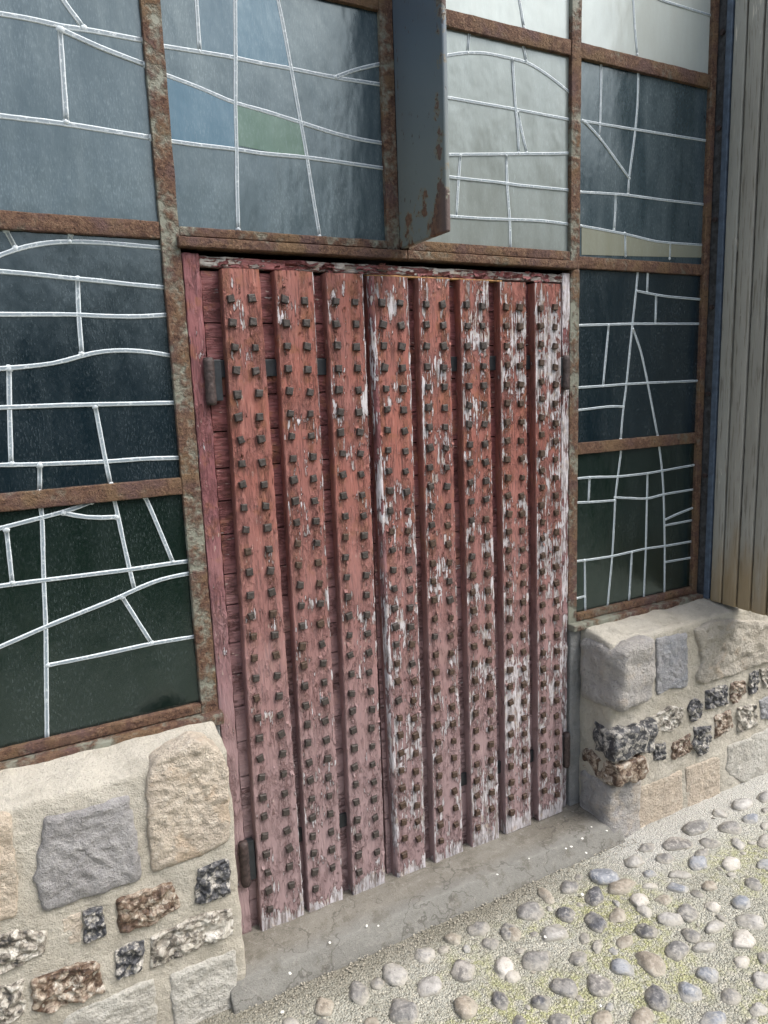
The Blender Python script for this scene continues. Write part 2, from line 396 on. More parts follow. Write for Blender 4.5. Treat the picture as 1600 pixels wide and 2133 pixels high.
def step_mat():
    k = N('worn_concrete_step', .9, .2); P = k.P
    x, y, z = k.xyz(P)
    n1 = k.no(k.sc(P, (.6, 1.6, 1.6)), 6, 5, .6); n2 = k.no(P, 70, 5, .65); n3 = k.no(P, 430, 2, .6)
    c = k.mix(k.st(n1, .32, .68), (.135, .123, .102), (.215, .205, .178))
    c = k.mix(k.ma('MULTIPLY', k.st(y, -.085, -.14), .55), c, (.21, .215, .205))
    cr = k.ma('ABSOLUTE', k.ma('SUBTRACT', k.no(k.addv(P, (2, 5, 0)), 5, 4, .6), .5))
    c = k.mix(k.ma('MULTIPLY', k.st(cr, .010, .002), .55), c, (.07, .065, .055))
    c = k.mix(k.ma('MULTIPLY', k.st(k.no(P, 13, 5, .65), .52, .66), .55), c, (.105, .095, .075))
    c = k.mix(k.ma('MULTIPLY', k.st(n2, .54, .66), .4), c, (.30, .29, .26))
    c = k.mix(k.ma('MULTIPLY', k.st(n3, .44, .30), .6), c, (.07, .065, .055))
    c = k.mix(k.ma('MULTIPLY', k.st(n3, .60, .72), .5), c, (.36, .34, .30))
    return k.fin(c, k.bump(k.ma('ADD', n2, k.ma('MULTIPLY', n3, .5)), .8, .004))
MAT['step'] = step_mat()

def cobble_mat(name, a, b, c2):
    k = N(name, .6, .4); P = k.off(k.P)
    n1 = k.no(P, 30, 5, .66, .6); n2 = k.no(P, 90, 5, .65); n3 = k.no(P, 12, 2)
    c = k.mix(k.st(n1, .42, .58), a, b)
    c = k.mix(k.ma('MULTIPLY', k.st(n2, .52, .66), .75), c, c2)
    c = k.mix(k.ma('MULTIPLY', k.st(n2, .44, .33), .6), c, tuple(v * .5 for v in a))
    c = k.mix(k.st(n3, .3, .7, .0, .22), c, (.30, .285, .25))
    z = k.xyz(k.P)[2]
    c = k.mix(k.ma('MULTIPLY', k.st(k.ma('ADD', z, k.ma('MULTIPLY', n2, -.022)), .002, -.008), .6), c, (.34, .32, .265))
    return k.fin(c, k.bump(k.ma('ADD', n1, n2), .6, .006))
COB = {'g': cobble_mat('grey_cobble', (.137, .137, .137), (.242, .237, .228), (.383, .374, .356)),
       'd': cobble_mat('dark_cobble', (.046, .050, .062), (.105, .109, .123), (.301, .301, .310)),
       'b': cobble_mat('blue_grey_cobble', (.174, .194, .228), (.301, .320, .349), (.446, .455, .465)),
       'l': cobble_mat('pale_cobble', (.280, .276, .262), (.402, .392, .374), (.514, .505, .486)),
       'w': cobble_mat('white_cobble', (.493, .471, .427), (.558, .534, .493), (.370, .345, .304)),
       't': cobble_mat('tan_cobble', (.231, .201, .160), (.329, .290, .236), (.445, .409, .356)),
       'm': cobble_mat('mottled_cobble', (.136, .131, .127), (.329, .315, .291), (.465, .437, .407))}

def fin_mat():
    k = N('blue_grey_steel_paint', .38, .5); P = k.P
    x, y, z = k.xyz(P)
    n1 = k.no(P, 16, 5, .6); n2 = k.no(P, 90, 5, .6); n3 = k.no(P, 210, 3, .6)
    base = k.mix(k.st(z, 2.55, 1.95), (.085, .12, .16), (.17, .195, .185))
    sp = k.ma('MULTIPLY', k.st(k.no(k.sc(P, (1, 1, .55)), 75, 2, .5), .66, .70), k.st(k.no(P, 8, 2), .42, .56))
    c = k.mix(k.ma('MULTIPLY', sp, .85), base, (.06, .045, .035))
    low = k.st(z, 2.13, 1.91, 0., .22); front = k.st(y, -.15, -.215, 0., .16); back = k.st(y, -.03, -.0, 0., .10)
    raw = k.ma('ADD', k.ma('ADD', k.ma('ADD', n1, low), front), k.ma('ADD', k.ma('MULTIPLY', back, k.st(z, 2.4, 2.0)), k.ma('MULTIPLY', n2, .12)))
    m = k.st(raw, .80, .83); halo = k.st(raw, .76, .80)
    rust = k.ramp(n2, [(.35, (.06, .035, .028)), (.5, (.13, .07, .045)), (.65, (.19, .115, .07))])
    rust = k.mix(k.st(y, -.18, -.23), rust, (.115, .085, .078))
    c = k.mix(k.ma('MULTIPLY', halo, .6), c, (.20, .16, .09))
    c = k.mix(m, c, rust)
    h = k.ma('ADD', k.ma('MULTIPLY', m, k.ma('ADD', .5, n3)), k.ma('MULTIPLY', sp, -.4))
    return k.fin(c, k.bump(h, .8, .002), k.ma('ADD', .34, k.ma('MULTIPLY', m, .5)))
MAT['fin'] = fin_mat()

def timber_mat():
    k = N('weathered_timber', .7, .3); P = k.off(k.P)
    x, y, z = k.xyz(k.P)
    n1 = k.no(k.sc(P, (1, 1, .06)), 120, 5, .6); n2 = k.no(k.sc(P, (1, 1, .2)), 14, 4, .6); n3 = k.no(k.sc(P, (1, 1, .1)), 300, 3)
    c = k.mix(k.st(n2, .32, .68), (.31, .285, .24), (.385, .365, .32))
    c = k.mix(k.st(k.rnd, 0, 1, 0, .5), c, (.355, .37, .345))
    c = k.mix(k.ma('MULTIPLY', k.st(n1, .47, .36), .6), c, (.13, .11, .085))
    c = k.mix(k.ma('MULTIPLY', k.st(n1, .60, .72), .35), c, (.60, .55, .47))
    low = k.st(k.ma('ADD', z, k.ma('MULTIPLY', n2, .5)), 1.30, .98)
    c = k.mix(k.ma('MULTIPLY', low, .75), c, (.33, .235, .12))
    fl = k.ma('MULTIPLY', k.st(k.ma('ADD', n2, k.ma('MULTIPLY', n3, .25)), .80, .83), .8)
    c = k.mix(fl, c, (.70, .66, .57))
    return k.fin(c, k.bump(k.ma('ADD', n1, n3), .5, .0025))
MAT['timber'] = timber_mat()

MAT['stud'] = plain('hammered_iron_studs', (.045, .037, .033), .5, .5, .45, 150, .003)
MAT['stud_rust'] = plain('rusty_iron_studs', (.062, .040, .028), .55, .4, .45, 150, .003)
MAT['hinge'] = plain('rusted_hinge_iron', (.045, .031, .029), .6, .5, .5, 120, .004)
MAT['strap'] = plain('black_painted_strap', (.018, .022, .026), .4, .5, .3, 60, .001)
MAT['bluesteel'] = plain('blue_grey_painted_steel', (.085, .115, .16), .45, .5, .25, 40, .001)
MAT['darksteel'] = plain('dark_steel_web', (.055, .058, .062), .6, .4, .5, 50, .002)
MAT['rawwood'] = plain('bare_orange_wood', (.27, .15, .06), .7, .3, .5, 60, .002)
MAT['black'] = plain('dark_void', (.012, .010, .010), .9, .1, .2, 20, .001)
MAT['petal'] = plain('white_petal', (.80, .79, .74), .7, .3, .05, 60, .0005)

# ------------------------------------------------------------------ ground (structure) and its cobbles
def build_ground():
    mb = MB()
    xs = [-60, -12, -4, -1.6] + [-1.2 + .05 * i for i in range(97)] + [4.4, 8, 20, 60]
    ys = [-60, -20, -8, -4] + [-2.6 + .05 * i for i in range(53)] + [.4, 6, 40]
    vs = []
    for x in xs:
        for y in ys:
            near = abs(x - 1) < 3 and y > -3
            z = .004 * fbm(Vector((x * 6, y * 6, 0))) if near else 0
            vs.append((x, y, z))
    n = len(ys)
    fs = [(i * n + j, (i + 1) * n + j, (i + 1) * n + j + 1, i * n + j + 1) for i in range(len(xs) - 1) for j in range(n - 1)]
    mb.add(vs, fs)
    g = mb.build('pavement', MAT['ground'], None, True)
    tag(g, 'concrete pavement set with rounded cobbles, yellow green moss in places', None, None, 'structure')
    return g
GR = build_ground()
mb = MB(); mb.box(-60, 60, -60, -2.95, -.02, .03)
LN = mb.build('unseen_lawn', plain('dark_grass', (.022, .040, .018), .95, .1, .5, 5, .02), None)  # out of view, added so the lower panes reflect dark green
tag(LN, 'dark grass beside the cobbled path', None, None, 'structure')
R3 = [(855,510,55,28,-10,'g'),(1045,485,90,48,-5,'m'),(1240,475,70,32,8,'g'),(1420,485,50,28,30,'l'),(1575,465,45,40,20,'m'),(1195,535,45,25,-10,'g'),(775,590,65,38,-5,'l'),(965,570,65,35,10,'g'),(1168,600,58,45,0,'b'),(1375,605,65,40,0,'w'),(1580,610,50,32,5,'b'),(1580,370,25,22,0,'l'),(1495,330,55,28,-5,'b'),(1370,380,75,42,5,'g'),(1165,380,90,45,-10,'g'),(1440,240,75,35,-10,'l'),(1575,195,50,35,5,'g'),(1585,275,35,22,10,'g'),(1300,295,55,22,15,'l'),(600,680,95,52,-5,'b'),(870,665,50,25,5,'b'),(1055,670,70,25,5,'l'),(700,740,85,52,-10,'t'),(870,740,60,20,5,'w'),(1040,755,75,30,12,'b'),(1240,745,55,28,5,'t'),(1510,730,60,35,20,'g'),(430,685,25,20,0,'d'),(370,745,60,48,0,'g'),(530,805,65,58,0,'d'),(235,805,65,38,35,'t'),(805,830,65,45,40,'w'),(955,825,60,28,5,'t'),(130,900,85,62,0,'g'),(350,915,65,45,15,'d'),(545,965,80,48,30,'d'),(675,925,52,50,0,'t'),(840,890,50,35,20,'l'),(1105,905,62,52,25,'g'),(1255,865,55,32,10,'w'),(1440,840,62,42,5,'b'),(1000,945,90,35,5,'l'),(850,1015,75,48,15,'d'),(1270,990,65,40,-10,'l'),(1500,960,90,42,10,'l'),(30,1030,50,45,0,'t'),(280,1030,95,52,-10,'l'),(470,1060,35,35,0,'g'),(545,1110,35,45,20,'g'),(720,1080,58,42,-10,'t'),(1130,1045,65,45,20,'g'),(1445,1070,80,58,5,'w'),(1035,1135,80,60,20,'g'),(1205,1120,80,35,0,'l'),(170,1190,85,65,0,'g'),(430,1185,55,50,0,'g'),(695,1240,85,48,20,'b'),(885,1215,115,65,30,'t'),(1435,1200,55,42,0,'w'),(1575,1180,40,45,0,'g'),(1230,1280,80,48,10,'b'),(1560,1320,70,55,10,'l'),(20,1290,50,40,0,'w'),(345,1360,95,62,15,'g'),(560,1345,100,70,20,'m'),(915,1430,85,65,30,'d'),(1115,1395,85,55,20,'b'),(1370,1415,65,60,0,'g'),(195,1450,70,50,15,'d'),(60,1580,50,50,0,'d'),(320,1580,75,55,0,'g'),(580,1560,70,60,0,'t'),(820,1550,90,75,10,'t'),(1265,1560,90,65,0,'b'),(1540,1500,60,45,0,'l'),(1500,1590,50,35,0,'g')]
R2 = [(1380,1000,70,45,-5,'g'),(1560,1020,55,50,0,'g'),(1225,1065,60,35,5,'t'),(1450,1095,55,38,0,'g'),(1050,1165,65,50,-5,'l'),(870,1285,75,70,0,'l'),(1280,1260,85,65,15,'m'),(1540,1240,70,70,0,'w'),(1085,1360,100,55,-10,'l'),(640,1400,65,70,0,'g'),(1295,1490,75,75,0,'t'),(1520,1440,50,70,-30,'d'),(920,1510,105,85,10,'g'),(435,1480,65,60,0,'t'),(720,1590,60,45,0,'t'),(220,1590,60,45,0,'l'),(760,1340,50,40,0,'g')]
TONE = {'g': 'grey cobble', 'd': 'dark grey cobble', 'b': 'blue grey cobble', 'l': 'pale grey cobble', 'w': 'white cobble', 't': 'tan cobble', 'm': 'mottled cobble'}
def cobble(cx, cy, ax1, ax2, h, tone, seed, parent=True, many=None):
    """ellipsoid pebble; ax1/ax2: 2-D half axes on the ground"""
    bm = bmesh.new(); bmesh.ops.create_icosphere(bm, subdivisions=3, radius=1)
    o = Vector((seed * 3.1, seed * 1.7, seed * .9))
    sup = random.uniform(.78, 1.0)
    for v in bm.verts:
        p = v.co.copy()
        d = 1 + .34 * noise.noise(p * .95 + o) + .17 * noise.noise(p * 2.2 + o) + .05 * noise.noise(p * 6 + o)
        q = Vector([math.copysign(abs(c) ** sup, c) for c in p]) * d
        v.co = Vector((cx + q.x * ax1[0] + q.y * ax2[0], cy + q.x * ax1[1] + q.y * ax2[1], q.z * h + .001 - .30 * h))
    mb = many or MB(); mb.bm(bm)
    if many: return
    ob = mb.build('cobblestone', COB[tone], GR, True); ob['label'] = TONE[tone]
    return ob
used = []
ci = 0
def cobbles_from(lst, ox, oy, s):
    global ci
    for (x, y, a, b, ang, t) in lst:
        px, py = ox + x / s, oy + y / s
        a, b = a / s * .95, b / s * .95
        ca, sa = math.cos(R(ang)), math.sin(R(ang))
        c = atZ(px, py, .012)
        e1 = atZ(px + a * ca, py + a * sa, .012) - c; e2 = atZ(px - b * sa, py + b * ca, .012) - c
        lim = .055
        if e2.length > lim: e2 = e2 * (lim / e2.length)
        if e1.length > lim: e1 = e1 * (lim / e1.length)
        h = min(.030, .5 * (e1.length + e2.length) * .56)
        ci += 1
        cobble(c.x, c.y, (e1.x, e1.y), (e2.x, e2.y), h, t, ci)
        used.append((c.x, c.y, .5 * (e1.length + e2.length)))
cobbles_from(R3, 1060, 1590, 2.963); cobbles_from(R2, 530, 1590, 2.963)
many = MB(); tries = 0; cnt = 0
rr = random.Random(4)
while tries < 30000 and cnt < 900:
    tries += 1
    x, y = rr.uniform(-1.2, 3.4), rr.uniform(-2.4, -.24)
    r = rr.uniform(.012, .036)
    inframe = False
    d = Vector((x, y, 0)) - CC
    zc = d.dot(CF)
    if zc > 0:
        ix, iy = 800 + F * d.dot(CR) / zc, 1066.5 - F * d.dot(CU) / zc
        inframe = 560 < ix < 1590 and iy < 2125
    gap = .0015 if inframe else .010
    if inframe: r *= rr.uniform(.40, .78)
    if any((x - a) ** 2 + (y - b) ** 2 < (r + c + gap) ** 2 for a, b, c in used): continue
    used.append((x, y, r)); cnt += 1; a = rr.uniform(0, 3.14); k = rr.uniform(.6, .95)
    cobble(x, y, (r * math.cos(a), r * math.sin(a)), (-r * k * math.sin(a), r * k * math.cos(a)), r * .48, 'g', 500 + cnt, many=many)
    many.mi += [rr.choice((0, 0, 1, 2, 3, 4, 5))] * (len(many.f) - len(many.mi))
o = many.build('cobblestone_field', [COB[t] for t in 'gdbltm'], GR, True); o['kind'] = 'stuff'
o.data.polygons.foreach_set('material_index', many.mi)
# loose grit along the foot of the step
grit = MB(); rr = random.Random(9)
for i in range(650):
    t = rr.random(); x = -.05 + t * 1.38; y = -.172 - abs(rr.gauss(0, .024)); s = rr.uniform(.001, .0034)
    bm = bmesh.new(); bmesh.ops.create_icosphere(bm, subdivisions=1, radius=s)
    for v in bm.verts: v.co = Vector((v.co.x * rr.uniform(.8, 1.4) + x, v.co.y + y, v.co.z * .7 + s * .4 + .002))
    grit.bm(bm)
o = grit.build('grit', plain('pale_grit', (.30, .28, .23), .8, .3, .6, 300, .001), None, False)
tag(o, 'loose pale grit along the foot of the worn doorstep', 'grit', None, 'stuff')

# ------------------------------------------------------------------ doorstep
def step_post(p):
    t = min(max((p.y + .04) / -.10, 0), 1)
    z = p.z - .004 * t if p.z > .03 else p.z
    y = p.y
    if p.y < -.09:                            # front face leans outwards to its foot
        y = p.y - .03 * min(max((.062 - p.z) / .062, 0), 1)
    y += .004 * noise.noise(Vector((p.x * 4, 0, p.z * 6)))
    return Vector((p.x, y, z + .002 * noise.noise(Vector((p.x * 7, p.y * 7, 1)))))
mb = MB(); rock_box(mb, (-.06, -.150, -.1), (1.30, .10, .066), .008, .012, .0030, 16, step_post)
st = weld(mb.build('doorstep', MAT['step'], None, True))
tag(st, 'long grey concrete doorstep with a rounded worn front edge below the red door', 'doorstep')

# white petals / paint chips lying on the step and the cobbles
pt = [(1232,1723),(1213,1747),(1190,1764),(1179,1768),(1102,1789),(1264,1731),(1036,1822),(764,1929),(788,1929),(687,1964),(604,2028),(1221,1777)]
gp = [(963,2020),(1251,2097),(1249,2037),(588,2110),(1213,1865),(1136,1953),(1179,2064)]
def petal(p, r, seed):
    bm = bmesh.new(); bmesh.ops.create_icosphere(bm, subdivisions=2, radius=1); q = random.Random(seed)
    a = q.uniform(0, 3); k = q.uniform(.6, .9)
    for v in bm.verts:
        d = 1 + .2 * noise.noise(v.co * 1.5 + Vector((seed, 0, 0)))
        x, y = v.co.x * r * d, v.co.y * r * k * d
        v.co = Vector((p.x + x * math.cos(a) - y * math.sin(a), p.y + x * math.sin(a) + y * math.cos(a), p.z + v.co.z * .0012 + 6 * (x * x + y * y)))
    m = MB(); m.bm(bm)
    return m.build('petal', MAT['petal'], None, True)
for i, q in enumerate(pt):
    o = petal(atZ(*q, .0655) + Vector((0, 0, .0008)), random.uniform(.003, .0052), i)
    tag(o, 'small white petal lying on the grey concrete doorstep', 'petal', 'white petals on the doorstep')
for i, q in enumerate(gp):
    o = petal(atZ(*q, .006) + Vector((0, 0, .003)), random.uniform(.004, .0065), i + 40)
    tag(o, 'small white petal lying among the cobbles', 'petal', 'white petals among the cobbles')

# ------------------------------------------------------------------ stone walls
YW = -.165
def wall_post(zs, zf):
    def f(p):
        # the top falls from the sill (zs) to the front edge (zf)
        t = min(max((p.y + .02) / -.115, 0), 1)
        k = min(max((p.z - .45) / .2, 0), 1)
        return Vector((p.x, p.y, p.z + k * ((zs - zf) * (1 - t))))
    return f
LW = empty('stone_wall', (-.5, -.05, 0), 'low wall of big cream and grey blocks over flint courses, left of the red door', 'wall')
mb = MB(); rock_box(mb, (-1.7, -.147, -.15), (-.012, .10, .698), .014, .013, .0065, 13, wall_post(.705, .675))
weld(mb.build('mortar', MAT['mortar'], LW, True))
RW = empty('stone_wall', (1.8, -.05, 0), 'low wall with a big grey cornerstone and flint courses right of the red door', 'wall')
mb = MB(); rock_box(mb, (1.252, -.147, -.15), (2.6, .10, .705), .014, .013, .0065, 13, wall_post(.72, .70))
weld(mb.build('mortar', MAT['mortar'], RW, True))
mb = MB(); rock_box(mb, (1.206, -.006, 0), (1.262, .06, .735), .006, .03, .002, 12)
weld(mb.build('jamb_strip', MAT['cement'], RW, True))
mb = MB(); rock_box(mb, (-.045, -.012, .0), (.004, .06, .715), .006, .03, .002, 12)
weld(mb.build('jamb_strip', MAT['cement'], LW, True))

def resample(poly, n):
    L = [0]
    for i in range(len(poly)): L.append(L[-1] + (poly[(i + 1) % len(poly)] - poly[i]).length)
    out = []
    for k in range(n):
        d = L[-1] * k / n
        i = max(j for j in range(len(poly)) if L[j] <= d)
        a, b = poly[i], poly[(i + 1) % len(poly)]
        out.append(a.lerp(b, (d - L[i]) / max(L[i + 1] - L[i], 1e-9)))
    return out
sid = 0
def stone(wall, pxpoly, mat, label, bulge=.022, rough=.006, freq=26, Y=YW + .012, back=.05, name='stone_block', jit=.004, flat=5):
    global sid; sid += 1
    P = [atY(x, y, Y) for x, y in pxpoly]
    P2 = [Vector((p.x, p.z)) for p in P]
    c = sum(P2, Vector((0, 0))) / len(P2)
    n = 88; ring = resample(P2, n)
    for _ in range(1): ring = [(ring[i - 1] + ring[i] * 2 + ring[(i + 1) % n]) / 4 for i in range(n)]
    o = Vector((sid * 5.3, sid * 2.9, 0))
    ring = [p + (p - c).normalized() * jit * 1.5 * (fbm(Vector((p.x * 38, p.y * 38, 0)) + o, 5)) for p in ring]
    vs, fs = [], []
    rings = [1.0, 1.0, .985, .96, .93] + [.93 - .93 * i / 24 for i in range(1, 24)]
    rad = sum((p - c).length for p in ring) / n
    for m, s in enumerate(rings):
        for p in ring:
            t_ = (p - c); k_ = s ** 1.5
            q = c + (t_ * k_ + (t_ * .6 + t_.normalized() * rad * .4) * (1 - k_)) * s
            if m == 0: y = Y + back
            else:
                h = bulge * .62 * (1 - s ** (flat * 4)) ** .5 if s < 1 else 0
                h += rough * (fbm(Vector((q.x * freq, q.y * freq, 0)) + o, 6) + .5 * abs(fbm(Vector((q.x * freq * .5, q.y * freq * .5, 3)) + o, 4))) * min(1, (1 - s) * 9)
                y = Y + .006 - h
            vs.append((q.x, y, q.y))
    h = bulge + rough * fbm(Vector((c.x * freq, c.y * freq, 0)) + o, 5)
    vs.append((c.x, Y + .006 - h, c.y))
    for m in range(len(rings) - 1):
        for i in range(n):
            j = (i + 1) % n; fs.append((m * n + i, m * n + j, (m + 1) * n + j, (m + 1) * n + i))
    m = len(rings) - 1
    for i in range(n): fs.append((m * n + i, m * n + (i + 1) % n, len(vs) - 1))
    mb = MB(); mb.add(vs, fs)
    ob = mb.build(name, MAT[mat], wall, True); ob['label'] = label
    return ob
A1 = lambda pts: Q(0, 1590, 2.963, pts)
stone(LW, [(303,1640),(310,1600),(338,1572),(401,1541),(435,1543),(457,1560),(476,1598),(480,1700),(478,1755),(400,1790),(315,1822),(308,1720)], 'limestone', 'big cream block beside the door', .022, .006, 42)
stone(LW, A1([(270,345),(500,290),(690,220),(800,200),(840,400),(885,715),(640,800),(540,830),(260,930),(205,700),(250,500)]), 'sandstone', 'big grey block', .020, .005, 40)
stone(LW, A1([(-300,320),(70,310),(85,500),(110,700),(110,940),(0,985),(-300,1080)]), 'tanstone', 'tan block at the left edge', .016, .006, 24)
stone(LW, A1([(1215,660),(1330,610),(1420,600),(1430,810),(1330,850),(1200,880)]), 'flint_dark', 'black flint beside the hinge', .012, .012, 42, name='flint')
stone(LW, A1([(710,850),(880,790),(1060,740),(1120,890),(940,1000),(740,1060)]), 'flint_brown', 'brown and cream flint', .012, .010, 42, name='flint')
stone(LW, A1([(515,930),(635,885),(665,1060),(520,1130)]), 'flint_dark', 'small black flint', .012, .012, 50, name='flint')
stone(LW, A1([(-150,1100),(130,1030),(280,1040),(290,1160),(0,1310),(-150,1360)]), 'flint_pale', 'pale flint at the left edge', .012, .010, 42, name='flint')
stone(LW, A1([(200,1350),(420,1265),(560,1220),(610,1230),(650,1410),(300,1540),(195,1540)]), 'flint_brown', 'large brown flint', .014, .012, 38, name='flint')
stone(LW, A1([(710,1170),(900,1090),(880,1270),(720,1350)]), 'flint_dark', 'black flint under the brown one', .012, .012, 46, name='flint')
stone(LW, A1([(930,1080),(1250,940),(1440,900),(1450,1060),(1150,1180),(930,1280)]), 'flint_pale', 'long pale flint', .010, .010, 40, name='flint')
stone(LW, A1([(-120,1430),(140,1350),(160,1540),(80,1600),(-120,1680)]), 'flint_pale', 'pale flint in the bottom corner', .012, .010, 42, name='flint')
stone(LW, A1([(1050,1320),(1460,1150),(1480,1550),(1400,1620),(1090,1700),(1060,1480)]), 'palestone', 'pale block at the foot beside the step', .010, .005, 24)
stone(LW, A1([(420,1560),(950,1330),(975,1540),(960,1720),(300,1800)]), 'palestone', 'pale block at the foot', .010, .005, 24)
stone(LW, A1([(380,970),(500,930),(505,1110),(430,1130)]), 'limestone', 'thin pale stone', .004, .003, 30)

B1 = lambda pts: Q(1180, 1240, 3.81, pts)
stone(RW, B1([(720,340),(960,300),(970,730),(890,745),(830,740),(720,800),(715,600)]), 'bluestone', 'blue grey block beside the cornerstone', .014, .005, 40)
stone(RW, B1([(1005,270),(1200,190),(1560,200),(1700,215),(1720,500),(1560,545),(1250,650),(1050,710),(1030,640),(1080,560),(1060,420)]), 'greycream', 'big pale block under the timber boards', .022, .010, 22)
stone(RW, B1([(690,970),(840,880),(940,890),(920,1020),(830,1090),(700,1080)]), 'flint_pale', 'pale rounded flint', .010, .010, 44, name='flint')
stone(RW, B1([(965,900),(1030,810),(1085,870),(1080,950),(1000,1015)]), 'flint_dark', 'small dark diamond flint', .012, .010, 50, name='flint')
stone(RW, B1([(1105,760),(1280,705),(1285,860),(1110,915)]), 'flint_dark', 'dark square flint', .012, .012, 48, name='flint')
stone(RW, B1([(1310,700),(1420,670),(1425,780),(1330,865),(1300,830)]), 'flint_brown', 'brown flint under the pale block', .012, .012, 48, name='flint')
stone(RW, B1([(1455,620),(1530,600),(1525,760),(1460,800)]), 'flint_dark', 'narrow dark flint', .012, .010, 48, name='flint')
stone(RW, B1([(1545,590),(1640,565),(1640,740),(1570,745)]), 'flint_pale', 'white and black flint at the right edge', .012, .010, 48, name='flint')
stone(RW, B1([(690,1190),(790,1170),(800,1310),(700,1310)]), 'flint_dark', 'small blue black flint', .010, .008, 50, name='flint')
stone(RW, B1([(850,1170),(990,1100),(1000,1240),(840,1310)]), 'flint_brown', 'brown flint with pale streaks', .010, .010, 46, name='flint')
stone(RW, B1([(1020,1050),(1160,1030),(1140,1230),(1060,1285),(1010,1200)]), 'flint_dark', 'dark split flint', .012, .012, 46, name='flint')
stone(RW, B1([(1180,970),(1310,910),(1325,1050),(1180,1150)]), 'flint_brown', 'tall brown flint', .012, .010, 44, name='flint')
stone(RW, B1([(1360,890),(1510,860),(1525,1040),(1370,1090)]), 'flint_pale', 'grey brown squared flint', .010, .010, 44, name='flint')
stone(RW, B1([(1540,840),(1640,790),(1640,980),(1550,985)]), 'bluestone', 'blue grey stone at the right edge', .010, .006, 44)
C1 = lambda pts: Q(1060, 1590, 2.963, pts)
stone(RW, C1([(770,170),(1075,45),(1082,325),(900,395),(790,430),(740,400)]), 'tanstone', 'tan block at the foot of the corner', .008, .004, 24)
stone(RW, C1([(1098,30),(1310,-45),(1310,235),(1105,325)]), 'tanstone', 'tan block beside the grey one at the foot', .008, .004, 24)
stone(RW, B1([(1290,1200),(1640,1050),(1640,1420),(1430,1500),(1280,1420)]), 'palestone', 'big grey block at the foot', .008, .004, 20)
def corner(lo, hi, mat, label, r, amp, freq, name, post=None):
    mb = MB(); rock_box(mb, lo, hi, r, .010, amp, freq, post)
    ob = weld(mb.build(name, MAT[mat], RW, True)); ob['label'] = label
def big_post(p):                              # the near left arris is broken away to a slanting facet
    z = p.z
    t = min(max((-.06 - p.y) / .12, 0), 1)
    k = min(max((1.30 - p.x) / .06, 0), 1)
    return Vector((p.x + .022 * t * t * k, p.y, z - .018 * k * min(max((p.z - .62) / .09, 0), 1)))
corner((1.236, -.188, .476), (1.418, -.012, .706), 'cornerstone', 'big grey broken cornerstone', .026, .010, 13, 'cornerstone', big_post)
corner((1.242, -.186, .302), (1.432, -.075, .405), 'flint_dark', 'mottled black corner flint', .012, .013, 26, 'flint')
corner((1.246, -.190, .212), (1.385, -.020, .292), 'flint_brown', 'dark brown corner flint', .014, .013, 24, 'flint')
corner((1.240, -.160, -.05), (1.40, -.01, .205), 'cornerstone', 'rough grey cornerstone at the foot', .025, .010, 16, 'cornerstone')

# ------------------------------------------------------------------ steel framed leaded windows
ZG = dict(z1b=2.493, z1t=2.536, z2t=1.942, z2b=1.904, z3t=1.349, z3b=1.308, zb=.763, zs=.712)
YG = .012                                     # glass face
def rough_bar(name, x0, x1, y0, y1, z0, z1, mat, parent, b=.003, amp=.0012):
    mb = MB()
    step = .025
    rock_box(mb, (x0, y0, z0), (x1, y1, z1), b, step, amp, 70)
    return weld(mb.build(name, MAT[mat], parent, True))
def lead_strip(mb, acr, pts, w=.0065, h=.0045, Y=YG):
    """a half-round came along a polyline lying on the glass"""
    P = [atY(x, y, Y) for x, y in pts]
    # subdivide for a hand-laid wobble
    L = []
    for a, b in zip(P[:-1], P[1:]):
        n = max(1, int((b - a).length / .02))
        L += [a.lerp(b, i / n) for i in range(n)]
    L.append(P[-1])
    for _ in range(2):
        L = [L[0]] + [(L[i - 1] + L[i] * 2 + L[i + 1]) / 4 for i in range(1, len(L) - 1)] + [L[-1]]
    prof = [(-1, .0), (-.9, .8), (-.5, 1.), (0, .72), (.5, 1.), (.9, .8), (1, 0.)]
    vs, fs = [], []
    for i, p in enumerate(L):
        t = (L[min(i + 1, len(L) - 1)] - L[max(i - 1, 0)]).normalized()
        s = Vector((-t.z, 0, t.x))
        ww = w * (1 + .14 * noise.noise(p * 40))
        for a, b in prof:
            q = p + s * a * ww; vs.append((q.x, Y - b * h - .0002, q.z)); acr.append(abs(a))
    k = len(prof)
    for i in range(len(L) - 1):
        for j in range(k - 1): fs.append((i * k + j, i * k + j + 1, (i + 1) * k + j + 1, (i + 1) * k + j))
    fs.append(tuple(range(k))); fs.append(tuple((len(L) - 1) * k + j for j in range(k)))
    mb.add(vs, fs)
    # solder blob where the came starts and ends on another one
    for p in (L[0], L[-1]):
        r = w * (1.35 + .5 * noise.noise(p * 90)); n = 10; vs, fs = [(p.x, Y - h * 1.5 - .0004, p.z)], []; acr.append(.55)
        for m, (q, hh) in enumerate(((.55, 1.3), (1., .0))):
            for i in range(n):
                t = 2 * math.pi * i / n; rr_ = r * q * (1 + .22 * noise.noise(Vector((p.x * 50 + math.cos(t), p.z * 50, math.sin(t)))))
                vs.append((p.x + rr_ * math.cos(t), Y - h * hh - .0002, p.z + rr_ * math.sin(t))); acr.append((.6, .8)[m])
        for i in range(n):
            j = (i + 1) % n; fs.append((0, 1 + i, 1 + j)); fs.append((1 + i, 1 + n + i, 1 + n + j, 1 + j))
        mb.add(vs, fs)
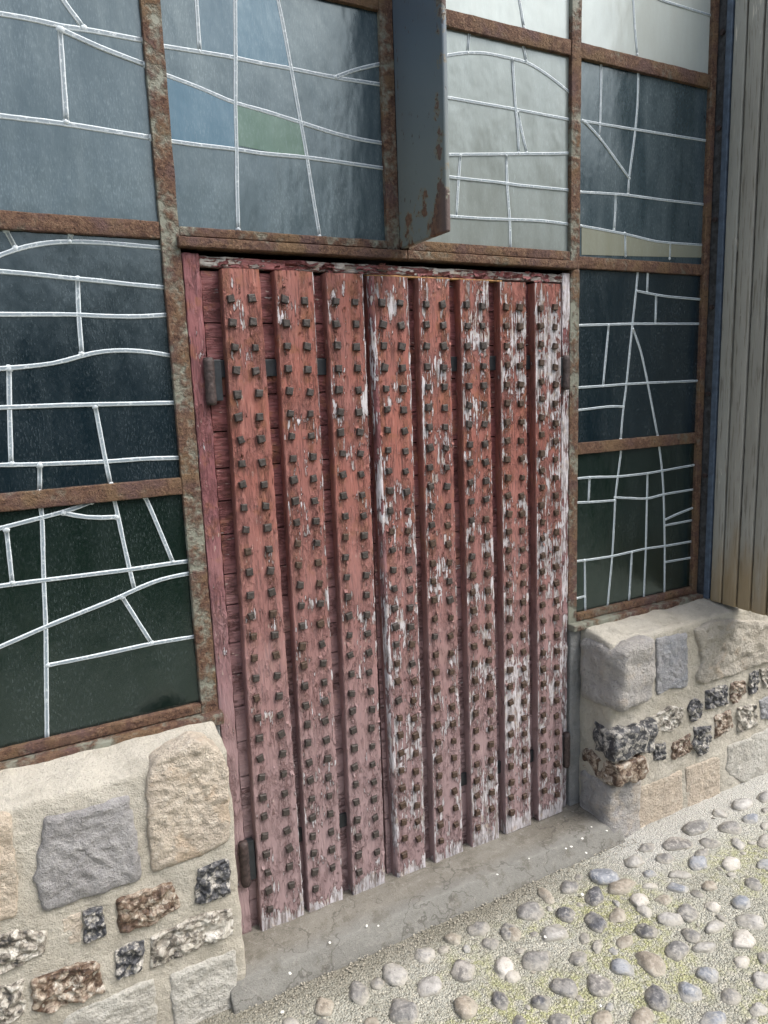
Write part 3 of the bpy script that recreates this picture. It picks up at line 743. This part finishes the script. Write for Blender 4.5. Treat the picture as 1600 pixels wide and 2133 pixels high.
def pane(win, x0, x1, z0, z1, mat, lines, tints=(), w=.0065):
    mb = MB(); mb.box(x0, x1, YG, YG + .006, z0, z1)
    p = mb.build('pane', MAT[mat], win)
    if lines:
        mb = MB(); acr = []
        for i, l in enumerate(lines): lead_strip(mb, acr, l, w, .0020 + .0004 * (i % 4))
        me = bpy.data.meshes.new('leading'); me.from_pydata(mb.v, [], mb.f); me.update()
        a = me.attributes.new('across', 'FLOAT', 'POINT'); a.data.foreach_set('value', acr)
        o = link('leading', me, MAT['lead'], p, True)
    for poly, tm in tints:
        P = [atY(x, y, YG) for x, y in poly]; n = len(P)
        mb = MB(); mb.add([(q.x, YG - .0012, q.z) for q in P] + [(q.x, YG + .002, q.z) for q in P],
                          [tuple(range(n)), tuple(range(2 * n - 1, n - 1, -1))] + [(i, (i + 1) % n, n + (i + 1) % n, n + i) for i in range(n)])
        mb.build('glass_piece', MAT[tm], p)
    return p
a = lambda pts: Q(0, 0, 2.963, pts)
b = lambda pts: Q(530, 0, 2.963, pts)
c = lambda pts: Q(1060, 0, 2.963, pts)
d = lambda pts: Q(0, 530, 2.963, pts)
e = lambda pts: Q(0, 1060, 2.963, pts)
f = lambda pts: Q(1060, 530, 2.963, pts)
g = lambda pts: Q(1060, 1060, 2.963, pts)
# left window ----------------------------------------------------------------
W1 = empty('leaded_window', (-.4, 0, .71), 'tall rusty steel window with large dark leaded panes left of the red door', 'window')
rough_bar('mullion', -.038, .006, -.002, .04, .712, 3.05, 'rust_paint', W1)
rough_bar('mullion', -.945, -.905, -.002, .04, .712, 3.05, 'rust_paint', W1)
for z0, z1 in ((ZG['z2b'], ZG['z2t']), (ZG['z3b'], ZG['z3t'])):
    rough_bar('glazing_bar', -.905, -.038, 0., .035, z0, z1, 'rust', W1)
rough_bar('glazing_bar', -.905, -.038, 0., .035, 2.62, 2.66, 'rust', W1)
rough_bar('bottom_rail', -.905, -.038, -.004, .035, .738, .763, 'rust', W1)
rough_bar('sill', -.95, .012, -.030, .03, .706, .736, 'rust_paint', W1, .003)
l1 = [a([(-60,75),(0,85),(240,125),(370,165),(520,180),(885,250)]), a([(360,-60),(380,5),(430,60),(480,115),(515,172)]), a([(370,180),(385,400),(410,752)]), a([(380,185),(630,300),(897,400)]), a([(-60,708),(0,715),(410,765),(935,850)])]
l2 = [a([(35,1418),(95,1530)]), a([(-60,1600),(0,1575),(95,1535),(300,1495),(430,1490),(600,1495),(1000,1530)]), a([(435,1450),(430,1490)]), d([(-60,100),(0,105),(250,125),(430,148),(600,160),(750,180),(1027,205)]), d([(478,150),(485,375),(505,612)]), d([(-60,370),(470,370),(600,380),(850,385),(1042,372)]), d([(-60,708),(0,705),(100,700),(400,665),(500,620),(640,595),(780,590),(920,600),(1068,627)]), d([(-60,948),(0,945),(400,930),(1097,915)]), d([(55,705),(58,945),(68,1290)]), d([(-60,1300),(0,1300),(250,1295),(640,1280),(900,1260),(1122,1255)]), d([(588,940),(650,1270),(682,1417)]), d([(245,1300),(245,1462)])]
l3 = [e([(250,-25),(255,0),(260,50),(270,440),(283,730),(285,960),(290,1432)]), e([(-60,135),(0,120),(250,55),(390,20),(470,0),(565,-45)]), e([(40,130),(75,455)]), e([(-60,485),(0,475),(270,440),(800,375),(1060,335),(1182,320)]), e([(704,-60),(720,0),(745,130),(800,375),(830,497)]), e([(390,25),(530,55),(620,62),(720,50)]), e([(895,-75),(930,0),(1065,325)]), e([(-60,878),(0,850),(120,800),(285,725),(500,640),(740,545),(870,480),(1000,430),(1183,395)]), e([(755,545),(935,828)]), e([(295,965),(600,905),(940,830),(1217,785)])]
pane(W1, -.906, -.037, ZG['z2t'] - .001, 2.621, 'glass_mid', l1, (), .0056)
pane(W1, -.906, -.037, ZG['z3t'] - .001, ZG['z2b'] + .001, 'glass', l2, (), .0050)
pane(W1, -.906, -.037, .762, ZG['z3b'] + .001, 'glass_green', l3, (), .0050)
# over-door window, left light --------------------------------------------------
W2 = empty('leaded_window', (.28, 0, 1.9), 'leaded window light with blue and green glass above the left half of the red door', 'window')
rough_bar('glazing_bar', .006, .556, 0., .035, ZG['z1b'], ZG['z1t'], 'rust', W2)
rough_bar('head_bar', .006, .556, 0., .035, 3.0, 3.04, 'rust', W2)
rough_bar('bottom_rail', .006, .556, -.003, .035, 1.913, 1.934, 'rust_paint', W2)
rough_bar('sill', -.002, .606, -.020, .03, 1.886, 1.909, 'rust', W2, .003)
rough_bar('mullion', .556, .5935, -.003, .04, 1.911, 3.04, 'rust_paint', W2)
l4 = [[(338,96)] + a([(1230,320),(1450,355),(1600,390)]) + b([(200,418),(500,480),(782,522)]), [(341,155)] + a([(1240,545),(1450,640)]) + b([(20,672),(280,755),(480,820),(640,860),(797,885)]), a([(1040,870),(1250,900),(1455,920)]) + b([(20,946),(310,970),(802,1040)]), a([(1450,-80),(1450,0),(1453,355),(1452,640),(1460,920),(1463,1200),(1470,1415)]), a([(1208,-70),(1212,0),(1232,318)]), b([(130,-60),(145,0),(185,200),(225,420),(285,755),(325,980),(350,1150),(402,1458)]), b([(500,477),(620,430),(778,395)])]
t4 = [(a([(1015,465),(1240,548),(1450,642),(1458,915),(1250,898),(1045,868)]), 'glass_blue'),
      ([(490,302),(492,215),(555,235),(625,254),(638,328),(560,316)], 'glass_grass'),
      ([(492,-20),(572,-20),(602,140),(550,128),(492,118)], 'glass_blue'),
      ([(412,-20),(488,-20),(489,118),(418,106)], 'glass_teal')]
pane(W2, .005, .557, 1.933, ZG['z1b'] + .001, 'glass_mid', l4, t4, .0047)
pane(W2, .005, .557, ZG['z1t'] - .001, 3.001, 'glass_mid', [])
# over-door window, right light -------------------------------------------------
W3 = empty('leaded_window', (.9, 0, 1.9), 'pale milky leaded window light between the steel plate and the right mullion', 'window')
rough_bar('glazing_bar', .622, 1.196, 0., .035, ZG['z1b'], ZG['z1t'], 'rust', W3)
rough_bar('head_bar', .622, 1.196, 0., .035, 3.0, 3.04, 'rust', W3)
rough_bar('bottom_rail', .622, 1.196, -.003, .035, 1.913, 1.940, 'rust', W3)
rough_bar('sill', .608, 1.213, -.020, .03, 1.886, 1.909, 'rust', W3, .003)
l5 = [b([(1100,355),(1175,345),(1290,325),(1420,325)]) + c([(20,362),(110,380),(250,470),(382,577)]), b([(1327,195),(1315,325)]), c([(88,275),(105,377)]), c([(20,365),(40,670),(55,800),(60,947)]), c([(55,690),(80,820),(110,942)]), b([(1100,588),(1180,600)]) + c([(40,675),(382,740)]), b([(1100,955),(1185,955)]) + c([(120,950),(250,950),(382,945)]), b([(1100,1082),(1185,1090),(1260,1100),(1550,1130)]) + c([(20,1140),(382,1175)]), b([(1270,958),(1260,1100),(1245,1338)]), b([(1555,960),(1557,1130),(1575,1360),(1580,1538)]), b([(1100,1325),(1200,1335),(1420,1350)]) + c([(10,1355),(200,1362),(377,1385)])]
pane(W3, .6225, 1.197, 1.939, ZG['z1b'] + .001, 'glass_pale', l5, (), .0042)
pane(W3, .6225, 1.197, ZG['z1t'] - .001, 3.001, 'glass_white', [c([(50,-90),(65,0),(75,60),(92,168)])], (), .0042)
# right window -------------------------------------------------------------------
W4 = empty('leaded_window', (1.52, 0, .72), 'tall narrow leaded window between the red door and the timber boards', 'window')
rough_bar('mullion', 1.198, 1.236, -.002, .04, .735, 3.05, 'rust_paint', W4)
rough_bar('mullion', 1.806, 1.834, -.002, .04, .735, 3.05, 'rust', W4)
for z0, z1 in ((ZG['z1b'], ZG['z1t']), (1.892, 1.928), (ZG['z3b'], 1.346), (3.0, 3.04)):
    rough_bar('glazing_bar', 1.236, 1.806, 0., .035, z0, z1, 'rust', W4)
rough_bar('bottom_rail', 1.236, 1.806, -.004, .035, .742, .768, 'rust', W4)
rough_bar('sill', 1.200, 1.836, -.030, .03, .718, .740, 'rust_paint', W4, .003)
l6 = [c([(570,395),(563,770),(557,842)]), c([(797,440),(795,620),(780,800),(757,980),(740,1090),(735,1197)]), c([(455,745),(560,765),(780,800),(1000,835),(1225,870)]), c([(470,755),(560,850),(742,1102)]), c([(445,1185),(700,1200),(960,1235),(1208,1262)]), c([(658,1205),(655,1330),(648,1417)]), c([(445,1394),(640,1430),(720,1445),(900,1490),(1000,1500),(1198,1513)]), c([(715,1440),(718,1580)]), c([(995,1505),(992,1595)])]
l7 = [c([(764,-80),(768,0),(775,150),(792,335)]), c([(860,-60),(900,-10),(1000,20),(1245,96)])]
l8 = [f([(796,95),(785,220),(762,430),(725,800),(700,1000),(690,1140)]), f([(857,105),(852,230)]), f([(788,225),(860,240),(960,258),(1190,278)]), f([(908,255),(903,427)]), f([(430,437),(620,432),(760,428),(900,428),(1182,428)]), f([(615,438),(580,812)]), f([(765,460),(815,600),(855,790),(917,1120)]), f([(422,822),(580,812),(725,800),(855,793),(1162,780)]), f([(420,962),(560,945),(640,935),(707,940)])]
l9 = [f([(692,1215),(672,1370),(655,1500),(652,1600)]) + g([(638,290),(608,605)]), f([(928,1190),(945,1330),(955,1480)]) + g([(957,0),(962,230),(960,527)]), f([(420,1383),(500,1375),(670,1372),(850,1352),(945,1335),(1140,1300)]), f([(497,1376),(490,1528)]), f([(418,1532),(490,1530),(652,1518)]), f([(855,1353),(852,1510)]) + g([(850,0),(845,240),(832,553)]), f([(655,1500),(760,1505),(850,1510),(955,1480),(1140,1450)]), g([(965,66),(1030,35),(1132,-5)]), g([(965,102),(1132,70)]), g([(418,323),(470,318),(640,292),(840,245),(960,230),(1132,200)]), g([(467,318),(470,633)]), g([(758,268),(740,573)]), g([(968,328),(1132,300)]), g([(418,552),(467,540)])]
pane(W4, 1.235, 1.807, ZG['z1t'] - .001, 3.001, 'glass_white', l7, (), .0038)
t6 = [(c([(448,1400),(640,1436),(720,1450),(900,1496),(1000,1506),(1198,1520),(1196,1590),(720,1580),(448,1572)]), 'glass_glow'),
      (c([(652,1330),(900,1300),(1100,1360),(1198,1440),(1198,1505),(1000,1493),(900,1483),(720,1438),(650,1420)]), 'glass_glow')]
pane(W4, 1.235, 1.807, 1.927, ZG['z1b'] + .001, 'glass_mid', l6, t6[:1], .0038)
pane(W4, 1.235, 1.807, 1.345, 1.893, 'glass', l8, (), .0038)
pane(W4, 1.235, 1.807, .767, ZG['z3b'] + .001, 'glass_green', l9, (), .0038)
# the dark room behind the glazing
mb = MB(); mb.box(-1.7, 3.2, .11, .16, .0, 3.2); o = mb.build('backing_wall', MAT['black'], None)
tag(o, 'dark interior wall behind the glazing and the door', 'wall')

# ------------------------------------------------------------------ projecting steel plate
FP = empty('steel_plate', (.6, -.08, 1.9), 'blue grey steel plate with rusty lower edge jutting out above the red door', 'steel post')
mb = MB()
bm = bmesh.new(); bmesh.ops.create_cube(bm, size=1)
for v in bm.verts:
    v.co = Vector((.594 + (v.co.x + .5) * .014, -.232 + (v.co.y + .5) * .230, 1.914 + (v.co.z + .5) * 1.13))
bmesh.ops.bevel(bm, geom=[x for x in bm.edges if all(v.co.y < -.1 for v in x.verts) or all(v.co.z < 2 for v in x.verts)], offset=.005, segments=3, profile=.5, affect='EDGES')
mb.bm(bm); mb.build('plate', MAT['fin'], FP, False)

# ------------------------------------------------------------------ door frame
DF = empty('doorway', (.6, 0, .06), 'weathered red wooden frame with a flaking header around the studded door', 'door frame')
def frame_piece(name, x0, x1, y0, y1, z0, z1, mat, peel, step=.012, amp=.0022, fr=34):
    mb = MB(); rock_box(mb, (x0, y0, z0), (x1, y1, z1), .003, step, amp, fr)
    o = weld(mb.build(name, MAT[mat], DF, True)); o['peel'] = peel; return o
frame_piece('side_post', .0075, .047, -.003, .05, .062, 1.875, 'stile', .01)
frame_piece('side_post', 1.166, 1.1965, -.001, .05, .066, 1.875, 'stile', .15)
frame_piece('header', .0475, 1.1655, -.0005, .05, 1.846, 1.871, 'header', .125)

# ------------------------------------------------------------------ the two door leaves
BX = [(.086, .070, .191, .199, .058), (.222, .213, .327, .321, .060), (.360, .353, .468, .463, .062), (.490, .500, .606, .606, .058), (.637, .638, .741, .746, .060), (.775, .781, .878, .889, .061), (.913, .916, 1.013, 1.024, .068), (1.045, 1.055, 1.150, 1.164, .070)]
PEEL = [.014, .040, .046, .074, .062, .076, .092, .092]
DL = empty('door_leaf', (.05, 0, .06), 'left leaf of the studded red door, three battens in smoother red paint', 'door leaf')
DR = empty('door_leaf', (1.16, 0, .06), 'right leaf of the studded red door, five battens with much white peeling', 'door leaf')
Y0, Y1 = -.020, .010                          # batten front, face of the boards behind
def batten(leaf, i):
    xt, xb, rt, rb, zb = BX[i]; z1 = 1.842 - .0035 * (i > 2)
    # top x values were measured at z = 1.30; extend the same lean to the top
    def xs(z):
        t = (z - zb) / (1.30 - zb); return xb + (xt - xb) * t, rb + (rt - rb) * t
    nz = 110; prof = [(0, Y1 + .004), (0, Y0 + .003), (.02, Y0), (.25, Y0), (.5, Y0), (.75, Y0), (.98, Y0), (1, Y0 + .003), (1, Y1 + .004)]
    if i == 3: prof = [(0, Y1 + .004), (0, Y0 + .014), (.07, Y0 + .010), (.10, Y0 + .0015), (.13, Y0), (.45, Y0), (.75, Y0), (.98, Y0), (1, Y0 + .003), (1, Y1 + .004)]
    vs, fs = [], []; k = len(prof)
    for j in range(nz + 1):
        z = zb + (z1 - zb) * j / nz; l, r = xs(z)
        el = .0016 * fbm(Vector((i * 9.1, 0, z * 55)), 4); er = .0026 * fbm(Vector((i * 9.1 + 4, 0, z * 60)), 4)
        for m, (u, y) in enumerate(prof):
            x = l + (r - l) * u + (el if u < .5 else er) * (1 if u in (0, 1) or u < .03 or u > .97 else .2)
            yy = y + .0008 * noise.noise(Vector((x * 30, i, z * 9)))
            zz = z
            if j == 0: zz += .004 * noise.noise(Vector((x * 40, i, 2)))
            if j == nz: zz += .003 * noise.noise(Vector((x * 60, i, 5)))
            vs.append((x, yy, zz))
    for j in range(nz):
        for m in range(k - 1):
            fs.append((j * k + m, j * k + m + 1, (j + 1) * k + m + 1, (j + 1) * k + m))
    fs.append(tuple(range(k))); fs.append(tuple(nz * k + m for m in range(k)))
    mb = MB(); mb.add(vs, fs)
    o = mb.build('batten', MAT['batten'], leaf); o['peel'] = PEEL[i]
    return o, xs
def boards(leaf, x0, x1, seed):
    """horizontal tongue boards behind the battens"""
    q = random.Random(seed); mb = MB(); z = .064
    while z < 1.838:
        h = min(q.uniform(.082, .105), 1.840 - z)
        if 1.840 - (z + h) < .03: h = 1.840 - z
        y = Y1 + q.uniform(-.0015, .0015)
        mb.box(x0, x1, y, Y1 + .03, z + .0016, z + h - .0016, .0012); z += h
    o = mb.build('backing_boards', MAT['boards'], leaf); o['peel'] = 0.
    mb = MB(); mb.box(x0 + .002, x1 - .002, Y1 + .008, Y1 + .026, .066, 1.836); mb.build('core', MAT['black'], o)
boards(DL, .0505, .4715, 1); boards(DR, .4835, 1.1635, 2)
# the planed bead down the meeting edge of the right leaf, worn to grey and white
def bead():
    xt, xb, rt, rb, zb = BX[3]; vs, fs = [], []; nz = 90
    prof = [(-.001, -.006), (.0015, -.0155), (.006, -.0215), (.011, -.0225), (.0155, -.0205), (.017, -.018)]
    for j in range(nz + 1):
        z = zb + .001 + (1.837 - zb) * j / nz; l = xb + (xt - xb) * (z - zb) / (1.30 - zb)
        for u, y in prof:
            vs.append((l + u + .0012 * fbm(Vector((5, 2, z * 40)), 4), y + .0010 * noise.noise(Vector((u * 300, 1, z * 25))), z))
    k = len(prof)
    for j in range(nz):
        for m in range(k - 1): fs.append((j * k + m, j * k + m + 1, (j + 1) * k + m + 1, (j + 1) * k + m))
    mb = MB(); mb.add(vs, fs); return mb
bat = []
for i in range(8):
    leaf = DL if i < 3 else DR
    bat.append((*batten(leaf, i), leaf))
    if i == 3:
        o = bead().build('bead', MAT['stile'], bat[-1][0], True); o['peel'] = .125; o['label'] = 'worn grey and white rounded edge'
# curled flakes of paint -------------------------------------------------------------
def flakes(parent, mat, spots, name='paint_flakes'):
    mb = MB(); q = random.Random(len(spots) * 7 + int(spots[0][0] * 1000))
    for x, y, z, w_, h_, lift in spots:
        n = 5; ang = q.uniform(-.35, .35); up = q.choice((1, -1)); vs, fs = [], []
        ragged = [q.uniform(.45, 1.) for _ in range(n + 1)]
        for i in range(n + 1):
            for j in range(n + 1):
                u = (i / n - .5) * w_; v = (j / n) * h_ * ragged[i] * up
                X = u * math.cos(ang) - v * math.sin(ang); Z = u * math.sin(ang) + v * math.cos(ang)
                t = j / n
                vs.append((x + X, y - .0004 - lift * t ** 1.6 - .0010 * math.cos(u / w_ * 3.1) * t, z + Z - .25 * lift * t * up))
        for i in range(n):
            for j in range(n): fs.append((i * (n + 1) + j, (i + 1) * (n + 1) + j, (i + 1) * (n + 1) + j + 1, i * (n + 1) + j + 1))
        mb.add(vs, fs)
    o = mb.build(name, mat, parent, True); o['peel'] = -.2; o['kind'] = 'stuff'; return o
q = random.Random(77)
for i, (ob, xs, leaf) in enumerate(bat):
    sp = []
    for _ in range(46):
        z = q.uniform(BX[i][4] + .05, 1.82); l, r_ = xs(z)
        sp.append((l + (r_ - l) * q.choice((q.uniform(.08, .95), q.uniform(.86, .97), q.uniform(.15, .3), q.uniform(.68, .82))), Y0, z, q.uniform(.004, .010), q.uniform(.007, .018), q.uniform(.0015, .0045)))
    flakes(ob, MAT['batten'], sp)
hd = next(o for o in DF.children if o.name.startswith('header'))
flakes(hd, MAT['header'], [(q.uniform(.06, 1.15), -.001, q.uniform(1.848, 1.868), q.uniform(.012, .035), q.uniform(.008, .016), q.uniform(.003, .008)) for _ in range(46)])
# iron studs ----------------------------------------------------------------------
def stud_bm(x, y, z, q):
    bm = bmesh.new(); s = .0089 * q.uniform(.90, 1.10); h = .0095 * q.uniform(.85, 1.15)
    b0 = [(-1, -1), (1, -1), (1, 1), (-1, 1)]
    rings = [(1.04, 0), (1.0, .70), (.93, .93), (.80, 1.04)]
    vs, fs = [], []
    rot = q.uniform(-.24, .24); cr, sr = math.cos(rot), math.sin(rot)
    cor = [(1 + q.uniform(-.14, .14), 1 + q.uniform(-.14, .14)) for _ in range(4)]
    pts8 = []
    for (ax, ay), (ux, uy) in zip(b0, cor):
        for t in (.80, 1.0):
            X, Z = (ax * (t if (ax * ay > 0) == (t == .80) else 1.0), ay * (1.0 if (ax * ay > 0) == (t == .80) else t))
            pts8.append((X * ux, Z * uy))
    pts8.sort(key=lambda p: math.atan2(p[1], p[0]))
    n = 8
    for sc_, hh in rings:
        for X, Z in pts8:
            X2, Z2 = X * cr - Z * sr, X * sr + Z * cr
            vs.append((x + X2 * s * sc_, y - h * hh - .0004 * q.uniform(-1, 1), z + Z2 * s * sc_))
    for m in range(len(rings) - 1):
        for i in range(n): fs.append((m * n + i, m * n + (i + 1) % n, (m + 1) * n + (i + 1) % n, (m + 1) * n + i))
    fs.append(tuple((len(rings) - 1) * n + i for i in range(n))); fs.append(tuple(range(n))[::-1])
    bm.free(); return vs, fs
q = random.Random(21)
allst = []
for i, (ob, xs, leaf) in enumerate(bat):
    zb = BX[i][4]
    for side in (0, 1):
        nrow = 30 if side == 0 else 29
        ztop = 1.772 - .0006 * i; zlo = zb + (.073 if side == 0 else .118) + q.uniform(-.006, .006)
        if i == 7: zlo = zb + (.109 if side == 0 else .073)
        for r in range(nrow):
            z = ztop - (ztop - zlo) * r / (nrow - 1) + q.gauss(0, .0012)
            l, rr_ = xs(z); wdt = rr_ - l
            off_ = .21 if side == 0 else .735
            if i == 3: off_ = .30 if side == 0 else .76
            x = l + wdt * off_ + q.gauss(0, .0010)
            allst.append((leaf, ob, x, z, stud_bm(x, Y0 + .001, z, q), q.random()))
for leaf in (DL, DR):
    S_ = sorted([s for s in allst if s[0] is leaf], key=lambda s: (Vector((s[2], Y0, s[3])) - CC).length)
    for s in S_[:100]:
        mb = MB(); mb.add(*s[4]); mb.build('stud', MAT['stud'] if s[5] < .7 or s[3] > 1.2 else MAT['stud_rust'], s[1])
    mb = MB()
    for s in S_[100:]: mb.add(*s[4])
    o = mb.build('studs', MAT['stud'] if leaf is DL else MAT['stud_rust'], leaf); o['kind'] = 'stuff'
# straps and hinges ------------------------------------------------------------------
def strap(leaf, x0, x1, z):
    mb = MB(); mb.box(x0, x1, Y1 - .007, Y1 + .002, z - .021, z + .021, .0015); return mb.build('strap', MAT['strap'], leaf)
strap(DL, .060, .4700, 1.607); strap(DL, .050, .4700, .300)
strap(DR, .640, 1.160, 1.607); strap(DR, .640, 1.160, .300)
def hinge(leaf, x, z0, z1, r=.0135):
    mb = MB(); n = 14; zs = [z0, z0 + .003]
    k = 14
    prof = []
    for j in range(k + 1):
        t = j / k; z = z0 + (z1 - z0) * t
        rr = r * (1 + .05 * noise.noise(Vector((x * 50, z * 60, 3))))
        if j in (0, k): rr *= .8
        if j == k // 2: rr *= .86
        prof.append((z, rr))
    vs, fs = [], []
    for z, rr in prof:
        for i in range(n):
            a_ = 2 * math.pi * i / n; vs.append((x + rr * math.cos(a_), -.011 + rr * math.sin(a_), z))
    for j in range(k):
        for i in range(n): fs.append((j * n + i, j * n + (i + 1) % n, (j + 1) * n + (i + 1) % n, (j + 1) * n + i))
    fs.append(tuple(range(n))[::-1]); fs.append(tuple(k * n + i for i in range(n)))
    mb.add(vs, fs); h = mb.build('hinge', MAT['hinge'], leaf, True)
    mb = MB(); d_ = 1 if leaf is DL else -1; xa, xb = sorted((x + d_ * .008, x + d_ * .030))
    mb.box(xa, xb, -.012, .008, z0 + .01, z1 - .005, .002); mb.build('hinge_plate', MAT['strap'], h)
hinge(DL, .0475, 1.520, 1.634); hinge(DL, .040, .216, .348)
ha, hb = atY(1181, 740, -.016), atY(1181, 812, -.016); hinge(DR, ha.x, hb.z, ha.z, .0135)
ha, hb = atY(1182, 1528, -.016), atY(1182, 1598, -.016); hinge(DR, ha.x, hb.z, ha.z, .0135)
mb = MB(); rock_box(mb, (.486, -.008, 1.8395), (.93, .02, 1.8440), .0015, .012, .0015, 60)
weld(mb.build('top_edge', MAT['rawwood'], DR, True))

# ------------------------------------------------------------------ timber boards and steel edge on the right
XT = 1.840
TC = empty('timber_cladding', (XT + .02, -.2, .72), 'upright weathered grey brown boards on the pier at the right edge', 'timber cladding')
js = [-.050, -.101, -.161, -.216, -.275, -.335, -.395, -.455]
for j, (ya, yb) in enumerate(zip(js[:-1], js[1:])):
    mb = MB(); p = .001 * (j % 2)
    rock_box(mb, (XT - p, yb + .0034, .722), (XT + .02, ya - .0034, 3.05), .0045, .02, .0008, 30)
    if j in (1, 3): # planing bead beside the joint
        pass
    o = weld(mb.build('board', MAT['timber'], TC, True))
mb = MB(); mb.box(XT + .012, XT + .05, js[-1], js[0], .722, 3.04); mb.build('batten', MAT['black'], TC)
SP = empty('steel_edge', (XT, -.03, .73), 'narrow blue grey steel edge strip with bolts beside the timber boards', 'steel post')
mb = MB(); mb.box(XT - .004, XT + .02, -.049, -.028, .728, 3.05, .002); mb.build('flange', MAT['bluesteel'], SP)
mb = MB(); mb.box(XT + .001, XT + .02, -.0275, .03, .728, 3.05); mb.build('web', MAT['darksteel'], SP)
for py, px in ((70,1503),(268,1497),(458,1490),(640,1483),(820,1474),(990,1467)):
    pz = atX(px, py, XT).z
    mb = MB(); bm = bmesh.new(); bmesh.ops.create_cone(bm, cap_ends=True, segments=6, radius1=.009, radius2=.008, depth=.010)
    for v in bm.verts: v.co = Vector((XT - .004 + v.co.z, -.015 + v.co.y, pz + v.co.x))
    mb.bm(bm); mb.build('bolt', MAT['hinge'], SP)

# ------------------------------------------------------------------ across the lane (seen only as reflections in the glass)
def leafy(name, x0, x1, y0, y1, z1, seed, mat, label, cat, n=5200):
    q = random.Random(seed); mb = MB()
    for i in range(n):
        x = q.uniform(x0, x1); u = (x - x0) / (x1 - x0)
        top = z1 * (.86 + .16 * noise.noise(Vector((x * .9, seed, 0))))
        z = q.uniform(.0, top); y = q.uniform(y0, y1)
        s = q.uniform(.07, .15); a_ = q.uniform(0, 6.28); t = q.uniform(-1, 1)
        dx, dz = s * math.cos(a_), s * math.sin(a_)
        mb.add([(x - dx, y, z - dz), (x + dz * .6, y + s * t, z - dx * .6), (x + dx, y, z + dz), (x - dz * .6, y - s * t, z + dx * .6)], [(0, 1, 2, 3)])
    mb.box(x0 + .1, x1 - .1, y0 + .12, y1 - .12, 0, z1 * .7)
    o = mb.build(name, mat, None); tag(o, label, cat); return o
MAT['leaf'] = plain('dark_leaves', (.03, .05, .022), .7, .3, .5, 3, .01)
MAT['slate'] = plain('dark_slate', (.05, .053, .06), .7, .3, .3, 4, .01)
MAT['render'] = plain('pale_render', (.50, .47, .38), .9, .2, .1, 2, .01)
leafy('hedge', -9, 16, -8.2, -7.2, 3.75, 3, MAT['leaf'], 'dark green hedge across the lane facing the wall', 'hedge')
HO = empty('house', (11, -11, 0), 'pale rendered house with slate roof across the lane', 'house')
mb = MB(); mb.box(5.6, 16, -12.5, -8.8, 0, 4.2); mb.build('wall', MAT['render'], HO)
mb = MB(); mb.add([(5.3, -8.5, 4.15), (16.3, -8.5, 4.15), (16.3, -10.6, 6.6), (5.3, -10.6, 6.6), (5.3, -12.8, 4.15), (16.3, -12.8, 4.15)], [(0, 1, 2, 3), (3, 2, 5, 4), (0, 3, 4), (1, 5, 2), (0, 4, 5, 1)])
mb.build('roof', MAT['slate'], HO)
for k_ in range(4):
    mb = MB(); mb.box(6.6 + 2.4 * k_, 7.6 + 2.4 * k_, -8.83, -8.78, 2.2, 3.5); mb.build('window', MAT['glass'], HO)
print('objects', len(bpy.data.objects))
